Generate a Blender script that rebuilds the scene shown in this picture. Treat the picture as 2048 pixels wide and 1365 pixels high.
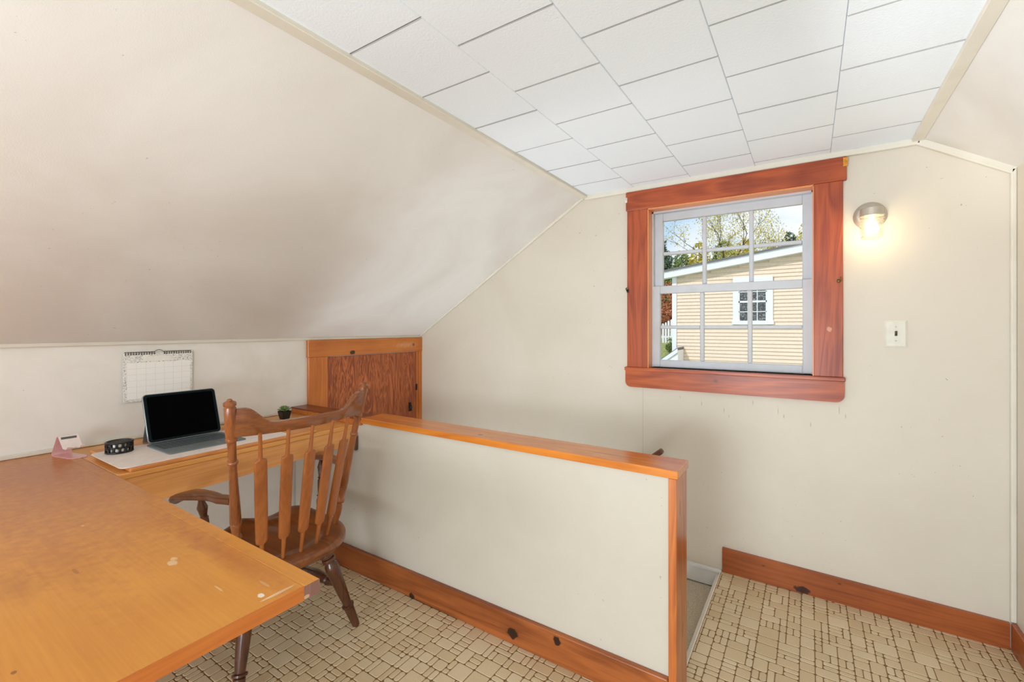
import bpy, bmesh, math, random
from mathutils import Vector, Matrix, noise as mnoise
random.seed(7)
for o in list(bpy.data.objects): bpy.data.objects.remove(o)
scene = bpy.context.scene
COL = scene.collection
PI = math.pi

# ------------------------------------------------------------------ camera
TH = math.atan(595/905.0)
cam_d = bpy.data.cameras.new('camera')
cam_d.sensor_width = 36.0
cam_d.lens = 36.0*905/2048
cam_d.shift_y = -27.5/2048
cam_d.clip_start = 0.02; cam_d.clip_end = 500
cam = bpy.data.objects.new('camera', cam_d); COL.objects.link(cam)
cam.location = (0, 0, 1.33)
cam.rotation_euler = (PI/2, 0, TH)
scene.camera = cam

# ------------------------------------------------------------------ colour, world, lights
def S(r, g, b):
    f = lambda c: (c/255/12.92) if c/255 <= .04045 else ((c/255+.055)/1.055)**2.4
    return (f(r), f(g), f(b), 1.0)

scene.view_settings.view_transform = 'Standard'
scene.view_settings.look = 'None'
scene.view_settings.exposure = 0.14
scene.view_settings.gamma = 1.0
scene.view_settings.use_curve_mapping = False

world = bpy.data.worlds.new('sky'); scene.world = world
world.use_nodes = True
wn = world.node_tree; wn.nodes.clear()
def N(nt, t, **kw):
    n = nt.nodes.new(t)
    for k, v in kw.items(): setattr(n, k, v)
    return n
wo = N(wn, 'ShaderNodeOutputWorld'); bg = N(wn, 'ShaderNodeBackground')
tc = N(wn, 'ShaderNodeTexCoord')
mp = N(wn, 'ShaderNodeMapping'); mp.inputs['Scale'].default_value = (1, 1, 2.4); mp.inputs['Location'].default_value = (2.2, 0.6, 0.3)
nz = N(wn, 'ShaderNodeTexNoise'); nz.inputs['Scale'].default_value = 2.6; nz.inputs['Detail'].default_value = 7; nz.inputs['Roughness'].default_value = .55
rp = N(wn, 'ShaderNodeValToRGB'); rp.color_ramp.elements[0].position = .42; rp.color_ramp.elements[1].position = .60
rp.color_ramp.elements[0].color = (0, 0, 0, 1); rp.color_ramp.elements[1].color = (1, 1, 1, 1)
sx = N(wn, 'ShaderNodeSeparateXYZ')
gr = N(wn, 'ShaderNodeValToRGB')
gr.color_ramp.elements[0].position = .0; gr.color_ramp.elements[0].color = S(214, 236, 250)
gr.color_ramp.elements[1].position = .6; gr.color_ramp.elements[1].color = S(120, 175, 232)
mx = N(wn, 'ShaderNodeMix', data_type='RGBA')
mx.inputs['B'].default_value = (1.0, 1.0, 1.0, 1)
wn.links.new(tc.outputs['Generated'], mp.inputs[0]); wn.links.new(mp.outputs[0], nz.inputs['Vector'])
wn.links.new(tc.outputs['Generated'], sx.inputs[0])
ma = N(wn, 'ShaderNodeMath', operation='MULTIPLY_ADD'); ma.inputs[1].default_value = 1.0; ma.inputs[2].default_value = .13
cl_ = N(wn, 'ShaderNodeClamp'); cl_.inputs['Min'].default_value = -.3; cl_.inputs['Max'].default_value = .1
wn.links.new(sx.outputs['X'], cl_.inputs['Value']); wn.links.new(cl_.outputs[0], ma.inputs[0])
ad = N(wn, 'ShaderNodeMath', operation='ADD'); wn.links.new(nz.outputs['Fac'], ad.inputs[0]); wn.links.new(ma.outputs[0], ad.inputs[1])
wn.links.new(ad.outputs[0], rp.inputs[0])
wn.links.new(sx.outputs['Z'], gr.inputs[0]); wn.links.new(gr.outputs[0], mx.inputs['A'])
wn.links.new(rp.outputs[0], mx.inputs['Factor']); wn.links.new(mx.outputs['Result'], bg.inputs[0])
wn.links.new(bg.outputs[0], wo.inputs[0])
bg.inputs[1].default_value = 1.0

def light(name, typ, loc, energy, color=(1, 1, 1), target=None, **kw):
    d = bpy.data.lights.new(name, typ); d.energy = energy; d.color = color
    for k, v in kw.items(): setattr(d, k, v)
    o = bpy.data.objects.new(name, d); COL.objects.link(o); o.location = loc
    if target is not None:
        o.rotation_euler = (Vector(target)-Vector(loc)).to_track_quat('-Z', 'Y').to_euler()
    return o
light('sun', 'SUN', (0, 0, 20), 1.7, (1, .95, .88), target=(5, 14, 9), angle=.05)
# unseen fill light added behind the camera to brighten the room
light('rear_fill_light', 'AREA', (-1.1, -4.7, 1.35), 72, (.80, .90, 1), target=(-.4, 2, 1.35), shape='RECTANGLE', size=2.0, size_y=1.3)
# unseen fill light added in the stairwell to lift the far ceiling
light('stairwell_fill_light', 'AREA', (-2.05, 2.2, -.75), 11, (.82, .91, 1), target=(-.7, 2.1, 2.18), shape='RECTANGLE', size=.8, size_y=.7, spread=1.9)
# photographer's flash bounced off the ceiling and the right-hand slope, and an unseen fill disk added to brighten the ceiling
light('ceiling_fill_light', 'AREA', (-.5, -1.5, .75), 60, (.79, .90, 1), target=(-.4, .8, 2.18), shape='DISK', size=1.2)
light('bounce_flash_slope', 'SPOT', (-.45, -.1, 1.35), 95, (.88, .94, 1), target=(.54, 1.75, 2.09), spot_size=.52, spot_blend=.8, shadow_soft_size=.04)

# ------------------------------------------------------------------ materials
def mat_new(name):
    m = bpy.data.materials.new(name); m.use_nodes = True
    nt = m.node_tree; b = nt.nodes['Principled BSDF']
    return m, nt, b

def coords(nt, scale=(1, 1, 1), loc=(0, 0, 0), src='Object'):
    t = N(nt, 'ShaderNodeTexCoord'); mpn = N(nt, 'ShaderNodeMapping')
    mpn.inputs['Scale'].default_value = scale; mpn.inputs['Location'].default_value = loc
    nt.links.new(t.outputs[src], mpn.inputs[0]); return mpn.outputs[0]

def noise(nt, vec, scale, detail=3, rough=.5, dist=0):
    n = N(nt, 'ShaderNodeTexNoise'); n.inputs['Scale'].default_value = scale; n.inputs['Detail'].default_value = detail
    n.inputs['Roughness'].default_value = rough; n.inputs['Distortion'].default_value = dist
    nt.links.new(vec, n.inputs['Vector']); return n.outputs['Fac']

def ramp(nt, fac, stops):
    r = N(nt, 'ShaderNodeValToRGB'); e = r.color_ramp.elements
    while len(e) < len(stops): e.new(.5)
    for i, (p, c) in enumerate(stops):
        e[i].position = p; e[i].color = c if len(c) == 4 else (*c, 1)
    nt.links.new(fac, r.inputs[0]); return r.outputs[0]

def mixc(nt, fac, a, b, mode='MIX'):
    m = N(nt, 'ShaderNodeMix', data_type='RGBA', blend_type=mode)
    for k, v in (('Factor', fac), ('A', a), ('B', b)):
        if hasattr(v, 'is_output'): nt.links.new(v, m.inputs[k])
        else: m.inputs[k].default_value = v
    return m.outputs['Result']

def mathn(nt, op, a, b=0.0, c=None):
    m = N(nt, 'ShaderNodeMath', operation=op)
    for i, v in enumerate((a, b) if c is None else (a, b, c)):
        if hasattr(v, 'is_output'): nt.links.new(v, m.inputs[i])
        else: m.inputs[i].default_value = v
    return m.outputs[0]

def bump(nt, b, h, strength=.2, dist=.002):
    n = N(nt, 'ShaderNodeBump'); n.inputs['Strength'].default_value = strength; n.inputs['Distance'].default_value = dist
    nt.links.new(h, n.inputs['Height']); nt.links.new(n.outputs[0], b.inputs['Normal'])

def spots(nt, col, items, off=(0, 0, 0)):
    """stains, knots and scuffs with a shape of their own: (pos, radii, colour, strength)"""
    t = N(nt, 'ShaderNodeTexCoord')
    nn = N(nt, 'ShaderNodeTexNoise'); nn.inputs['Scale'].default_value = 40; nn.inputs['Detail'].default_value = 4
    nt.links.new(t.outputs['Object'], nn.inputs['Vector'])
    for (p, r, c, st) in items:
        p = [p[i]-off[i] for i in range(3)]
        m = N(nt, 'ShaderNodeMapping')
        m.inputs['Scale'].default_value = [1/x for x in r]
        m.inputs['Location'].default_value = [-p[i]/r[i] for i in range(3)]
        nt.links.new(t.outputs['Object'], m.inputs[0])
        ln = N(nt, 'ShaderNodeVectorMath', operation='LENGTH'); nt.links.new(m.outputs[0], ln.inputs[0])
        d = mathn(nt, 'ADD', ln.outputs['Value'], mathn(nt, 'MULTIPLY', mathn(nt, 'SUBTRACT', nn.outputs['Fac'], .5), 1.6))
        mr = N(nt, 'ShaderNodeMapRange'); sf = max(r[:2]) > .045 and st < .9; mr.inputs['From Min'].default_value = 1.35 if sf else 1.05; mr.inputs['From Max'].default_value = .1 if sf else .75
        mr.inputs['To Min'].default_value = 0; mr.inputs['To Max'].default_value = st
        nt.links.new(d, mr.inputs['Value'])
        col = mixc(nt, mr.outputs[0], col, c)
    return col

def plain(name, c, rough=.5, metal=0, spec=.5, coat=0, em=None, es=0, tr=0):
    m, nt, b = mat_new(name)
    v = coords(nt)
    n = noise(nt, v, 30, 3)
    col = ramp(nt, n, [(.3, tuple(x*.93 for x in c[:3])), (.7, tuple(min(1, x*1.04) for x in c[:3]))])
    nt.links.new(col, b.inputs['Base Color'])
    b.inputs['Roughness'].default_value = rough; b.inputs['Metallic'].default_value = metal
    b.inputs['Specular IOR Level'].default_value = spec; b.inputs['Coat Weight'].default_value = coat
    b.inputs['Transmission Weight'].default_value = tr
    if em: b.inputs['Emission Color'].default_value = em; b.inputs['Emission Strength'].default_value = es
    return m

def paint(name, c, blotch=.06, warm=None, scale=1.6, rough=.55, specks=0, bumpy=.12, items=(), seam=None):
    m, nt, b = mat_new(name)
    v = coords(nt)
    n1 = noise(nt, v, scale, 5, .55, .6)
    w = warm or tuple(c[i]*(1-blotch*(1.0, 1.15, 1.45)[i]) for i in range(3))
    col = ramp(nt, n1, [(.36, tuple(w[:3])), (.60, tuple(c[:3]))])
    n4 = noise(nt, coords(nt, (1, 1, .35)), 5, 4, .6, 1.0)
    col = mixc(nt, mathn(nt, 'MULTIPLY', ramp(nt, n4, [(.5, (0, 0, 0)), (.72, (1, 1, 1))]), .45*min(1, blotch*8)), col, tuple(x*.93 for x in c[:3])+(1,))
    if specks:
        n2 = noise(nt, v, 75, 2, .5)
        n3 = noise(nt, v, 2.3, 2)
        f = mathn(nt, 'MULTIPLY', mathn(nt, 'GREATER_THAN', n2, .745), mathn(nt, 'GREATER_THAN', n3, .57))
        col = mixc(nt, mathn(nt, 'MULTIPLY', f, specks), col, S(120, 108, 92))
    if items: col = spots(nt, col, items)
    if seam is not None:
        t = N(nt, 'ShaderNodeTexCoord'); s = N(nt, 'ShaderNodeSeparateXYZ'); nt.links.new(t.outputs['Object'], s.inputs[0])
        for ax, x0 in seam:
            d = mathn(nt, 'ABSOLUTE', mathn(nt, 'SUBTRACT', s.outputs[ax], x0))
            col = mixc(nt, mathn(nt, 'MULTIPLY', mathn(nt, 'LESS_THAN', d, .0011), .55), col, S(150, 140, 124))
    nt.links.new(col, b.inputs['Base Color'])
    b.inputs['Roughness'].default_value = rough; b.inputs['Specular IOR Level'].default_value = .35
    h = noise(nt, v, 260, 3)
    bump(nt, b, h, bumpy, .0015)
    return m

def wood(name, light_, dark, axis=0, ring=9, rough=.35, coat=.3, items=(), off=(0, 0, 0), wild=1.0, streak=.5, bumps=.05, contrast=(.3, .7)):
    m, nt, b = mat_new(name)
    light_ = (light_[0], light_[1]*.86, light_[2]*.64, 1); dark = (dark[0], dark[1]*.86, dark[2]*.64, 1)
    sc = [ring, ring, ring]; sc[axis] = ring*.09
    v = coords(nt, tuple(sc))
    n1 = noise(nt, v, 1.0, 3, .55, wild)
    wv = mathn(nt, 'FRACT', mathn(nt, 'MULTIPLY', n1, 9))
    wv = mathn(nt, 'ABSOLUTE', mathn(nt, 'SUBTRACT', wv, .5))
    sc2 = [170, 170, 170]; sc2[axis] = 5
    n2 = noise(nt, coords(nt, tuple(sc2)), 1.0, 3, .6)
    n3 = noise(nt, coords(nt), 3.0, 3, .5)
    f = mathn(nt, 'ADD', mathn(nt, 'MULTIPLY', wv, streak), mathn(nt, 'MULTIPLY', n2, .35))
    f = mathn(nt, 'ADD', f, mathn(nt, 'MULTIPLY', n3, .55))
    f = mathn(nt, 'SUBTRACT', f, .1)
    col = ramp(nt, f, [(contrast[0], light_), (contrast[1], dark)])
    if items: col = spots(nt, col, items, off)
    nt.links.new(col, b.inputs['Base Color'])
    b.inputs['Roughness'].default_value = rough; b.inputs['Coat Weight'].default_value = coat; b.inputs['Coat Roughness'].default_value = .18
    b.inputs['Specular IOR Level'].default_value = .4
    bump(nt, b, n2, bumps, .001)
    return m

KN = S(45, 24, 12); YWo = 2.70
M = {}
M['wall_win'] = paint('painted_end_wall', S(220, 210, 194), .05, scale=1.5, specks=.5, seam=[('X', -.835)],
    items=[((-.62+.085*k_+.03*((k_*7) % 3), 2.70, .93-.028*((k_*5) % 4)), (.0022, .05, .009+.004*(k_ % 3)), S(122, 108, 90), .5) for k_ in range(10)])
M['wall_left'] = paint('painted_knee_wall', S(240, 235, 226), .08, scale=3, specks=.6)
M['slope'] = paint('painted_slope', S(232, 229, 223), .07, scale=1.3, warm=S(222, 216, 208), bumpy=.2, specks=.35)
M['half'] = paint('painted_half_wall', S(206, 198, 183), .05, scale=2, specks=.4)
M['trim_cream'] = paint('cream_trim_paint', S(226, 219, 204), .05, scale=6)
M['tilepaint'] = paint('ceiling_tile_paint', S(238, 243, 247), .01, scale=2, rough=.7, bumpy=.0)
M['tile_seam_shade'] = plain('painted_tile_seam_shade', S(170, 168, 164), .9)  # grey puts the shade of the cross seams into the tile colour
def ceiling_tex():
    m = M['tilepaint']; nt = m.node_tree; b = nt.nodes['Principled BSDF']
    h = noise(nt, coords(nt), 130, 4, .6); bump(nt, b, h, .28, .003)
ceiling_tex()
M['ceil_gap'] = plain('ceiling_joint', S(175, 172, 166), .8)
M['table'] = wood('amber_maple_veneer', S(222, 160, 74), S(186, 114, 46), 0, 2.6, .36, .18, wild=1.6, streak=.16, contrast=(.25, .85), off=(-1.7, -.1, 0),
    items=[((-1.195, .430, .8), (.016, .010, .02), S(236, 206, 160), .7), ((-1.215, .440, .8), (.010, .007, .02), S(236, 206, 160), .6), ((-.905, .475, .8), (.010, .006, .02), S(244, 232, 214), .9),
           ((-.94, .50, .8), (.022, .003, .02), S(235, 205, 160), .45), ((-1.0, .44, .8), (.018, .002, .02), S(235, 205, 160), .5),
           ((-.885, .50, .8), (.004, .035, .02), S(240, 215, 180), .7), ((-1.28, .02, .8), (.008, .030, .02), S(140, 84, 32), .6), ((-1.262, .05, .8), (.012, .006, .02), S(140, 84, 32), .6), ((-1.35, .22, .8), (.08, .03, .02), S(170, 105, 45), .5),
           ((-1.15, .12, .8), (.012, .004, .02), S(136, 82, 34), .6), ((-1.02, .16, .8), (.006, .004, .02), S(120, 70, 34), .7), ((-1.62, .38, .8), (.006, .004, .02), S(240, 220, 180), .7), ((-1.33, .30, .8), (.018, .004, .02), S(130, 75, 30), .6),
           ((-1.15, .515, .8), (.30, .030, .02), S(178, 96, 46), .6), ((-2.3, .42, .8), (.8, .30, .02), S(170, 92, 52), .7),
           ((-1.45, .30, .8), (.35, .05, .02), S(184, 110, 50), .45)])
M['table_edge'] = wood('table_edge_maple', S(205, 128, 66), S(170, 92, 42), 1, 6, .35, .3, streak=.3)
M['end_grain'] = wood('end_grain', S(150, 118, 120), S(112, 78, 80), 2, 22, .5, .1, streak=.3, off=(-1.7, -.1, 0),
    items=[((-.864, .545, .776), (.01, .008, .004), S(225, 190, 160), .7)])
M['desk'] = wood('desk_maple', S(234, 178, 112), S(204, 144, 84), 1, 3, .36, .25, wild=2.0, streak=.28)
M['apron'] = wood('apron_ply', S(238, 182, 124), S(212, 152, 100), 1, 3.2, .4, .2, wild=3.2, streak=.3)
M['board'] = wood('drawing_board_pine', S(222, 160, 100), S(180, 108, 60), 1, 8, .5, .1, streak=.3)
M['cap_dark'] = wood('dark_board', S(138, 74, 40), S(104, 52, 28), 0, 7, .4, .2, streak=.4)
pine_items = [((-1.63, 1.58, .012), (.02, .03, .014), KN, 1), ((-1.04, 1.58, .045), (.026, .03, .022), KN, 1), ((-.83, 1.58, .095), (.018, .03, .015), KN, 1)]
M['pine'] = wood('stained_pine', S(172, 104, 58), S(118, 62, 32), 0, 5, .4, .15, items=pine_items, streak=.6, contrast=(.35, .75))
M['cap'] = wood('cap_pine', S(220, 142, 60), S(184, 104, 40), 0, 4, .24, .35, items=[((-1.25, 1.64, .84), (.014, .009, .02), KN, .9), ((-.62, 1.66, .84), (.16, .006, .02), S(140, 80, 40), .7)], streak=.4)
M['newel'] = wood('newel_pine', S(206, 128, 70), S(152, 82, 44), 2, 5, .34, .35, items=[((-.377, 1.64, .70), (.02, .008, .03), S(95, 48, 22), .7), ((-.377, 1.70, .62), (.02, .006, .05), S(95, 48, 22), .7), ((-.377, 1.68, .25), (.02, .01, .03), S(110, 60, 28), .6)], streak=.45)
M['pine_back'] = wood('right_baseboard_pine', S(168, 96, 54), S(116, 58, 32), 0, 5, .36, .25, items=[((-.03, 2.68, .02), (.035, .03, .018), KN, .95), ((.12, 2.68, .095), (.01, .03, .006), KN, .6), ((-.2, 2.68, .09), (.008, .03, .005), KN, .5)], streak=.35)
M['casing'] = wood('window_casing_pine', S(178, 88, 50), S(132, 54, 30), 0, 5, .4, .12, streak=.5, contrast=(.35, .7))
M['casing_v'] = wood('window_casing_pine_upright', S(178, 88, 50), S(132, 54, 30), 2, 5, .4, .12, streak=.5, contrast=(.35, .7), off=(-.39, YWo, 1.09), items=[((.08, 2.67, 1.32), (.012, .03, .012), S(225, 170, 130), .6)])
M['stool'] = wood('window_stool_pine', S(190, 100, 54), S(140, 62, 34), 0, 4, .4, .12, streak=.5, contrast=(.35, .7), off=(-.39, YWo, 1.09), items=[((-.43, 2.68, 1.035), (.012, .03, .008), S(90, 42, 22), .9), ((-.42, 2.68, 1.032), (.10, .03, .012), S(135, 66, 36), .6)])
M['jamb'] = wood('jamb_pine', S(232, 158, 108), S(214, 136, 88), 2, 5, .4, .2, streak=.25)
M['door_pine'] = wood('cupboard_frame_pine', S(208, 132, 66), S(172, 96, 42), 1, 4, .35, .3, streak=.4, off=(-2.68, 2.2, .5),
    items=[((-2.66, 2.02, 1.155), (.03, .022, .016), KN, .95), ((-2.66, 2.60, 1.19), (.03, .016, .014), KN, .9), ((-2.66, 2.52, 1.19), (.03, .10, .022), S(228, 176, 130), .55)])
M['door_pine_v'] = wood('cupboard_stile_pine', S(212, 136, 70), S(178, 100, 44), 2, 4, .35, .3, streak=.35)
M['door_ply'] = wood('cupboard_fir_ply', S(196, 116, 74), S(136, 72, 44), 2, 9, .4, .2, wild=3.5, streak=1.3, contrast=(.35, .8))
def tex_floor(name, shade=1.0):
    m, nt, b = mat_new(name)
    at = N(nt, 'ShaderNodeAttribute'); at.attribute_name = 'tone'
    v = coords(nt)
    n1 = noise(nt, v, 420, 2, .6); n2 = noise(nt, v, 1.7, 3)
    base = ramp(nt, at.outputs['Fac'], [(0, S(216, 192, 154)), (.5, S(223, 201, 164)), (1, S(230, 211, 177))])
    base = mixc(nt, mathn(nt, 'MULTIPLY', ramp(nt, n1, [(.35, (1, 1, 1)), (.55, (0, 0, 0))]), .35), base, S(140, 118, 86))
    base = mixc(nt, mathn(nt, 'MULTIPLY', ramp(nt, n2, [(.45, (0, 0, 0)), (.7, (1, 1, 1))]), .3), base, S(170, 146, 104))
    nt.links.new(base, b.inputs['Base Color'])
    b.inputs['Roughness'].default_value = .42; b.inputs['Specular IOR Level'].default_value = .5
    bump(nt, b, n1, .15, .0006)
    return m
M['floor_tile'] = tex_floor('vinyl_cobble')
M['grout'] = plain('vinyl_joint', S(124, 94, 56), .6)
def carpet():
    m, nt, b = mat_new('stair_carpet')
    v = coords(nt, (1, 1.6, 1)); n1 = noise(nt, v, 150, 4, .7, 1.0); n2 = noise(nt, v, 45, 3)
    c = ramp(nt, n1, [(.35, S(168, 148, 116)), (.5, S(222, 206, 176)), (.65, S(240, 228, 204))])
    c = mixc(nt, mathn(nt, 'MULTIPLY', n2, .3), c, S(150, 130, 100))
    nt.links.new(c, b.inputs['Base Color']); b.inputs['Roughness'].default_value = 1; b.inputs['Sheen Weight'].default_value = .3
    bump(nt, b, n1, .9, .006)
    return m
M['carpet'] = carpet()
M['nosing'] = plain('pale_metal_nosing', S(244, 238, 224), .4, .0)
M['skirt'] = paint('white_skirt_paint', S(226, 224, 222), .05, scale=8)
M['sash'] = paint('sash_grey_white_paint', S(206, 208, 212), .05, scale=9, rough=.45)
def glass():
    m = bpy.data.materials.new('window_glass'); m.use_nodes = True; nt = m.node_tree; nt.nodes.clear()
    o = N(nt, 'ShaderNodeOutputMaterial'); t = N(nt, 'ShaderNodeBsdfTransparent'); g = N(nt, 'ShaderNodeBsdfGlossy')
    g.inputs['Roughness'].default_value = .02; g.inputs['Color'].default_value = (.9, .93, .95, 1)
    t.inputs['Color'].default_value = (.97, .98, .98, 1)
    fr = N(nt, 'ShaderNodeFresnel'); fr.inputs['IOR'].default_value = 1.04
    mxs = N(nt, 'ShaderNodeMixShader')
    nt.links.new(fr.outputs[0], mxs.inputs[0]); nt.links.new(t.outputs[0], mxs.inputs[1]); nt.links.new(g.outputs[0], mxs.inputs[2])
    nt.links.new(mxs.outputs[0], o.inputs[0]); return m
M['glass'] = glass()
CHO = (0, 0, 0)
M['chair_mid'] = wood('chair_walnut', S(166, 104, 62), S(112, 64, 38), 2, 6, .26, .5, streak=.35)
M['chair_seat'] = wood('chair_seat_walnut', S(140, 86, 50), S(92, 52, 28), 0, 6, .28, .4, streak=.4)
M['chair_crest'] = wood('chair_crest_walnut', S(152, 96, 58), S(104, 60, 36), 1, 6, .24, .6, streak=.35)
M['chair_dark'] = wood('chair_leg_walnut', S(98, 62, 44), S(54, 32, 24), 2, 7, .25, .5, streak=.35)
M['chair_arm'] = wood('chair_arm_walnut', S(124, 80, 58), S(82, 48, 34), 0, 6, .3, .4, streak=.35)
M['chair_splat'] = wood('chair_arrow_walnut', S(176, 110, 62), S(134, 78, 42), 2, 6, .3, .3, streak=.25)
M['black'] = plain('black_plastic', S(20, 20, 22), .35)
M['screen'] = plain('switched_off_screen', S(2, 2, 3), .35, spec=.02)
M['bezel'] = plain('screen_bezel', S(10, 22, 26), .35, spec=.1)
M['alu'] = plain('grey_aluminium', S(150, 156, 158), .35, .7)
M['keybase'] = plain('slate_fabric_keyboard', S(112, 120, 122), .75)
M['key'] = plain('key_grey', S(70, 80, 84), .6)
M['trackpad'] = plain('trackpad_grey', S(112, 118, 116), .4)
M['mat'] = plain('pale_leather_mat', S(240, 226, 216), .5)
M['lace'] = plain('black_enamel_filigree', S(12, 12, 12), .3)
M['silver'] = plain('polished_metal_glints', S(190, 190, 186), .2, .9)
M['pink'] = plain('rose_gold_metal', S(236, 190, 188), .28, .45)
M['pinkw'] = plain('rose_gold_face', S(246, 232, 226), .35, .4)
M['greypad'] = plain('grey_rubber_pad', S(96, 92, 88), .7)
M['pot'] = plain('black_pot', S(28, 28, 30), .45)
M['soil'] = plain('dark_soil', S(52, 40, 30), .9)
def leafmat(name, a, b_, r=.5):
    m, nt, b = mat_new(name)
    n = noise(nt, coords(nt), 9, 3)
    nt.links.new(ramp(nt, n, [(.35, a), (.65, b_)]), b.inputs['Base Color']); b.inputs['Roughness'].default_value = r
    return m
M['succ'] = leafmat('succulent_green', S(70, 110, 52), S(150, 178, 110))
M['ivory'] = plain('ivory_plastic', S(226, 221, 206), .35)
M['toggle'] = plain('brown_toggle', S(62, 48, 38), .35)
M['screw'] = plain('painted_screw', S(196, 192, 182), .4)
M['brass'] = plain('old_brass', S(120, 98, 60), .4, .8)
M['blackiron'] = plain('black_iron', S(30, 27, 25), .5, .3)
M['yellowbrass'] = plain('bright_brass_bracket', S(226, 160, 62), .35, .6)
M['whiteplate'] = plain('white_bracket', S(220, 216, 206), .4)
M['nickel'] = plain('brushed_nickel', S(196, 186, 170), .38, .45)
def jar():
    m = bpy.data.materials.new('ribbed_clear_glass'); m.use_nodes = True; nt = m.node_tree; nt.nodes.clear()
    o = N(nt, 'ShaderNodeOutputMaterial'); t = N(nt, 'ShaderNodeBsdfTransparent'); g = N(nt, 'ShaderNodeBsdfGlossy')
    d = N(nt, 'ShaderNodeBsdfTranslucent'); d.inputs['Color'].default_value = (1, .95, .85, 1)
    g.inputs['Roughness'].default_value = .12
    lw = N(nt, 'ShaderNodeLayerWeight'); lw.inputs['Blend'].default_value = .35
    a = N(nt, 'ShaderNodeMixShader'); a.inputs[0].default_value = .12
    mxs = N(nt, 'ShaderNodeMixShader')
    nt.links.new(t.outputs[0], a.inputs[1]); nt.links.new(d.outputs[0], a.inputs[2])
    nt.links.new(lw.outputs['Facing'], mxs.inputs[0]); nt.links.new(a.outputs[0], mxs.inputs[1]); nt.links.new(g.outputs[0], mxs.inputs[2])
    nt.links.new(mxs.outputs[0], o.inputs[0]); return m
M['jar'] = jar()
M['bulb'] = plain('glowing_bulb', S(255, 240, 200), .4, em=(1, .80, .46, 1), es=9)
def calendar_mat(kind):
    m, nt, b = mat_new('calendar_'+kind)
    if kind == 'grid':
        t = N(nt, 'ShaderNodeTexCoord'); s = N(nt, 'ShaderNodeSeparateXYZ'); nt.links.new(t.outputs['Object'], s.inputs[0])
        fy = mathn(nt, 'FRACT', mathn(nt, 'DIVIDE', mathn(nt, 'SUBTRACT', s.outputs['Y'], CAL_Y0-CAL_O[1]), (CAL_Y1-CAL_Y0)/7))
        fz = mathn(nt, 'FRACT', mathn(nt, 'DIVIDE', mathn(nt, 'SUBTRACT', s.outputs['Z'], CAL_Z0-CAL_O[2]), (CAL_Z1-CAL_Z0)/6))
        l = mathn(nt, 'MAXIMUM', mathn(nt, 'LESS_THAN', fy, .03), mathn(nt, 'LESS_THAN', fz, .035))
        nt.links.new(mixc(nt, mathn(nt, 'MULTIPLY', l, .6), S(252, 249, 242), S(206, 202, 196)), b.inputs['Base Color'])
    else:
        n = noise(nt, coords(nt), 90, 4, .6, 3)
        nt.links.new(ramp(nt, n, [(.36, S(126, 128, 122)), (.44, S(206, 204, 196)), (.50, S(246, 243, 234)), (.64, S(248, 245, 236)), (.70, S(176, 176, 168))]), b.inputs['Base Color'])
    b.inputs['Roughness'].default_value = .6
    return m
CAL_O = (-2.665, .905, .98); CAL_Y0, CAL_Y1, CAL_Z0, CAL_Z1 = .777, 1.038, .989, 1.161
M['cal_grid'] = calendar_mat('grid'); M['cal_flower'] = calendar_mat('flower')
M['paper'] = plain('white_paper', S(244, 240, 230), .6)
M['siding'] = plain('cream_clapboard', S(236, 218, 196), .6)
M['exttrim'] = plain('white_exterior_trim', S(240, 244, 250), .5)
M['roofing'] = plain('grey_shingle', S(120, 118, 118), .8)
def darkglass():
    m, nt, b = mat_new('dark_house_glass')
    n = noise(nt, coords(nt), 38, 3, .7)
    nt.links.new(ramp(nt, n, [(.42, S(74, 76, 80)), (.6, S(120, 122, 122)), (.68, S(200, 204, 206))]), b.inputs['Base Color'])  # pale patches paint reflections into the pane colour
    b.inputs['Roughness'].default_value = .12; return m
M['darkglass'] = darkglass()
M['grass'] = leafmat('lawn', S(128, 142, 70), S(176, 172, 104), .9)
M['bark'] = plain('grey_bark', S(96, 86, 78), .9)
M['leaf_y'] = leafmat('yellow_autumn_leaves', S(170, 158, 62), S(214, 198, 96), .7)
M['leaf_g'] = leafmat('green_leaves', S(88, 112, 66), S(140, 152, 84), .7)
M['leaf_d'] = leafmat('dark_evergreen_leaves', S(60, 82, 66), S(96, 112, 84), .7)
M['leaf_r'] = leafmat('russet_leaves', S(176, 96, 64), S(196, 138, 96), .7)
M['white_fence'] = plain('white_fence_paint', S(236, 238, 240), .6)

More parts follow.
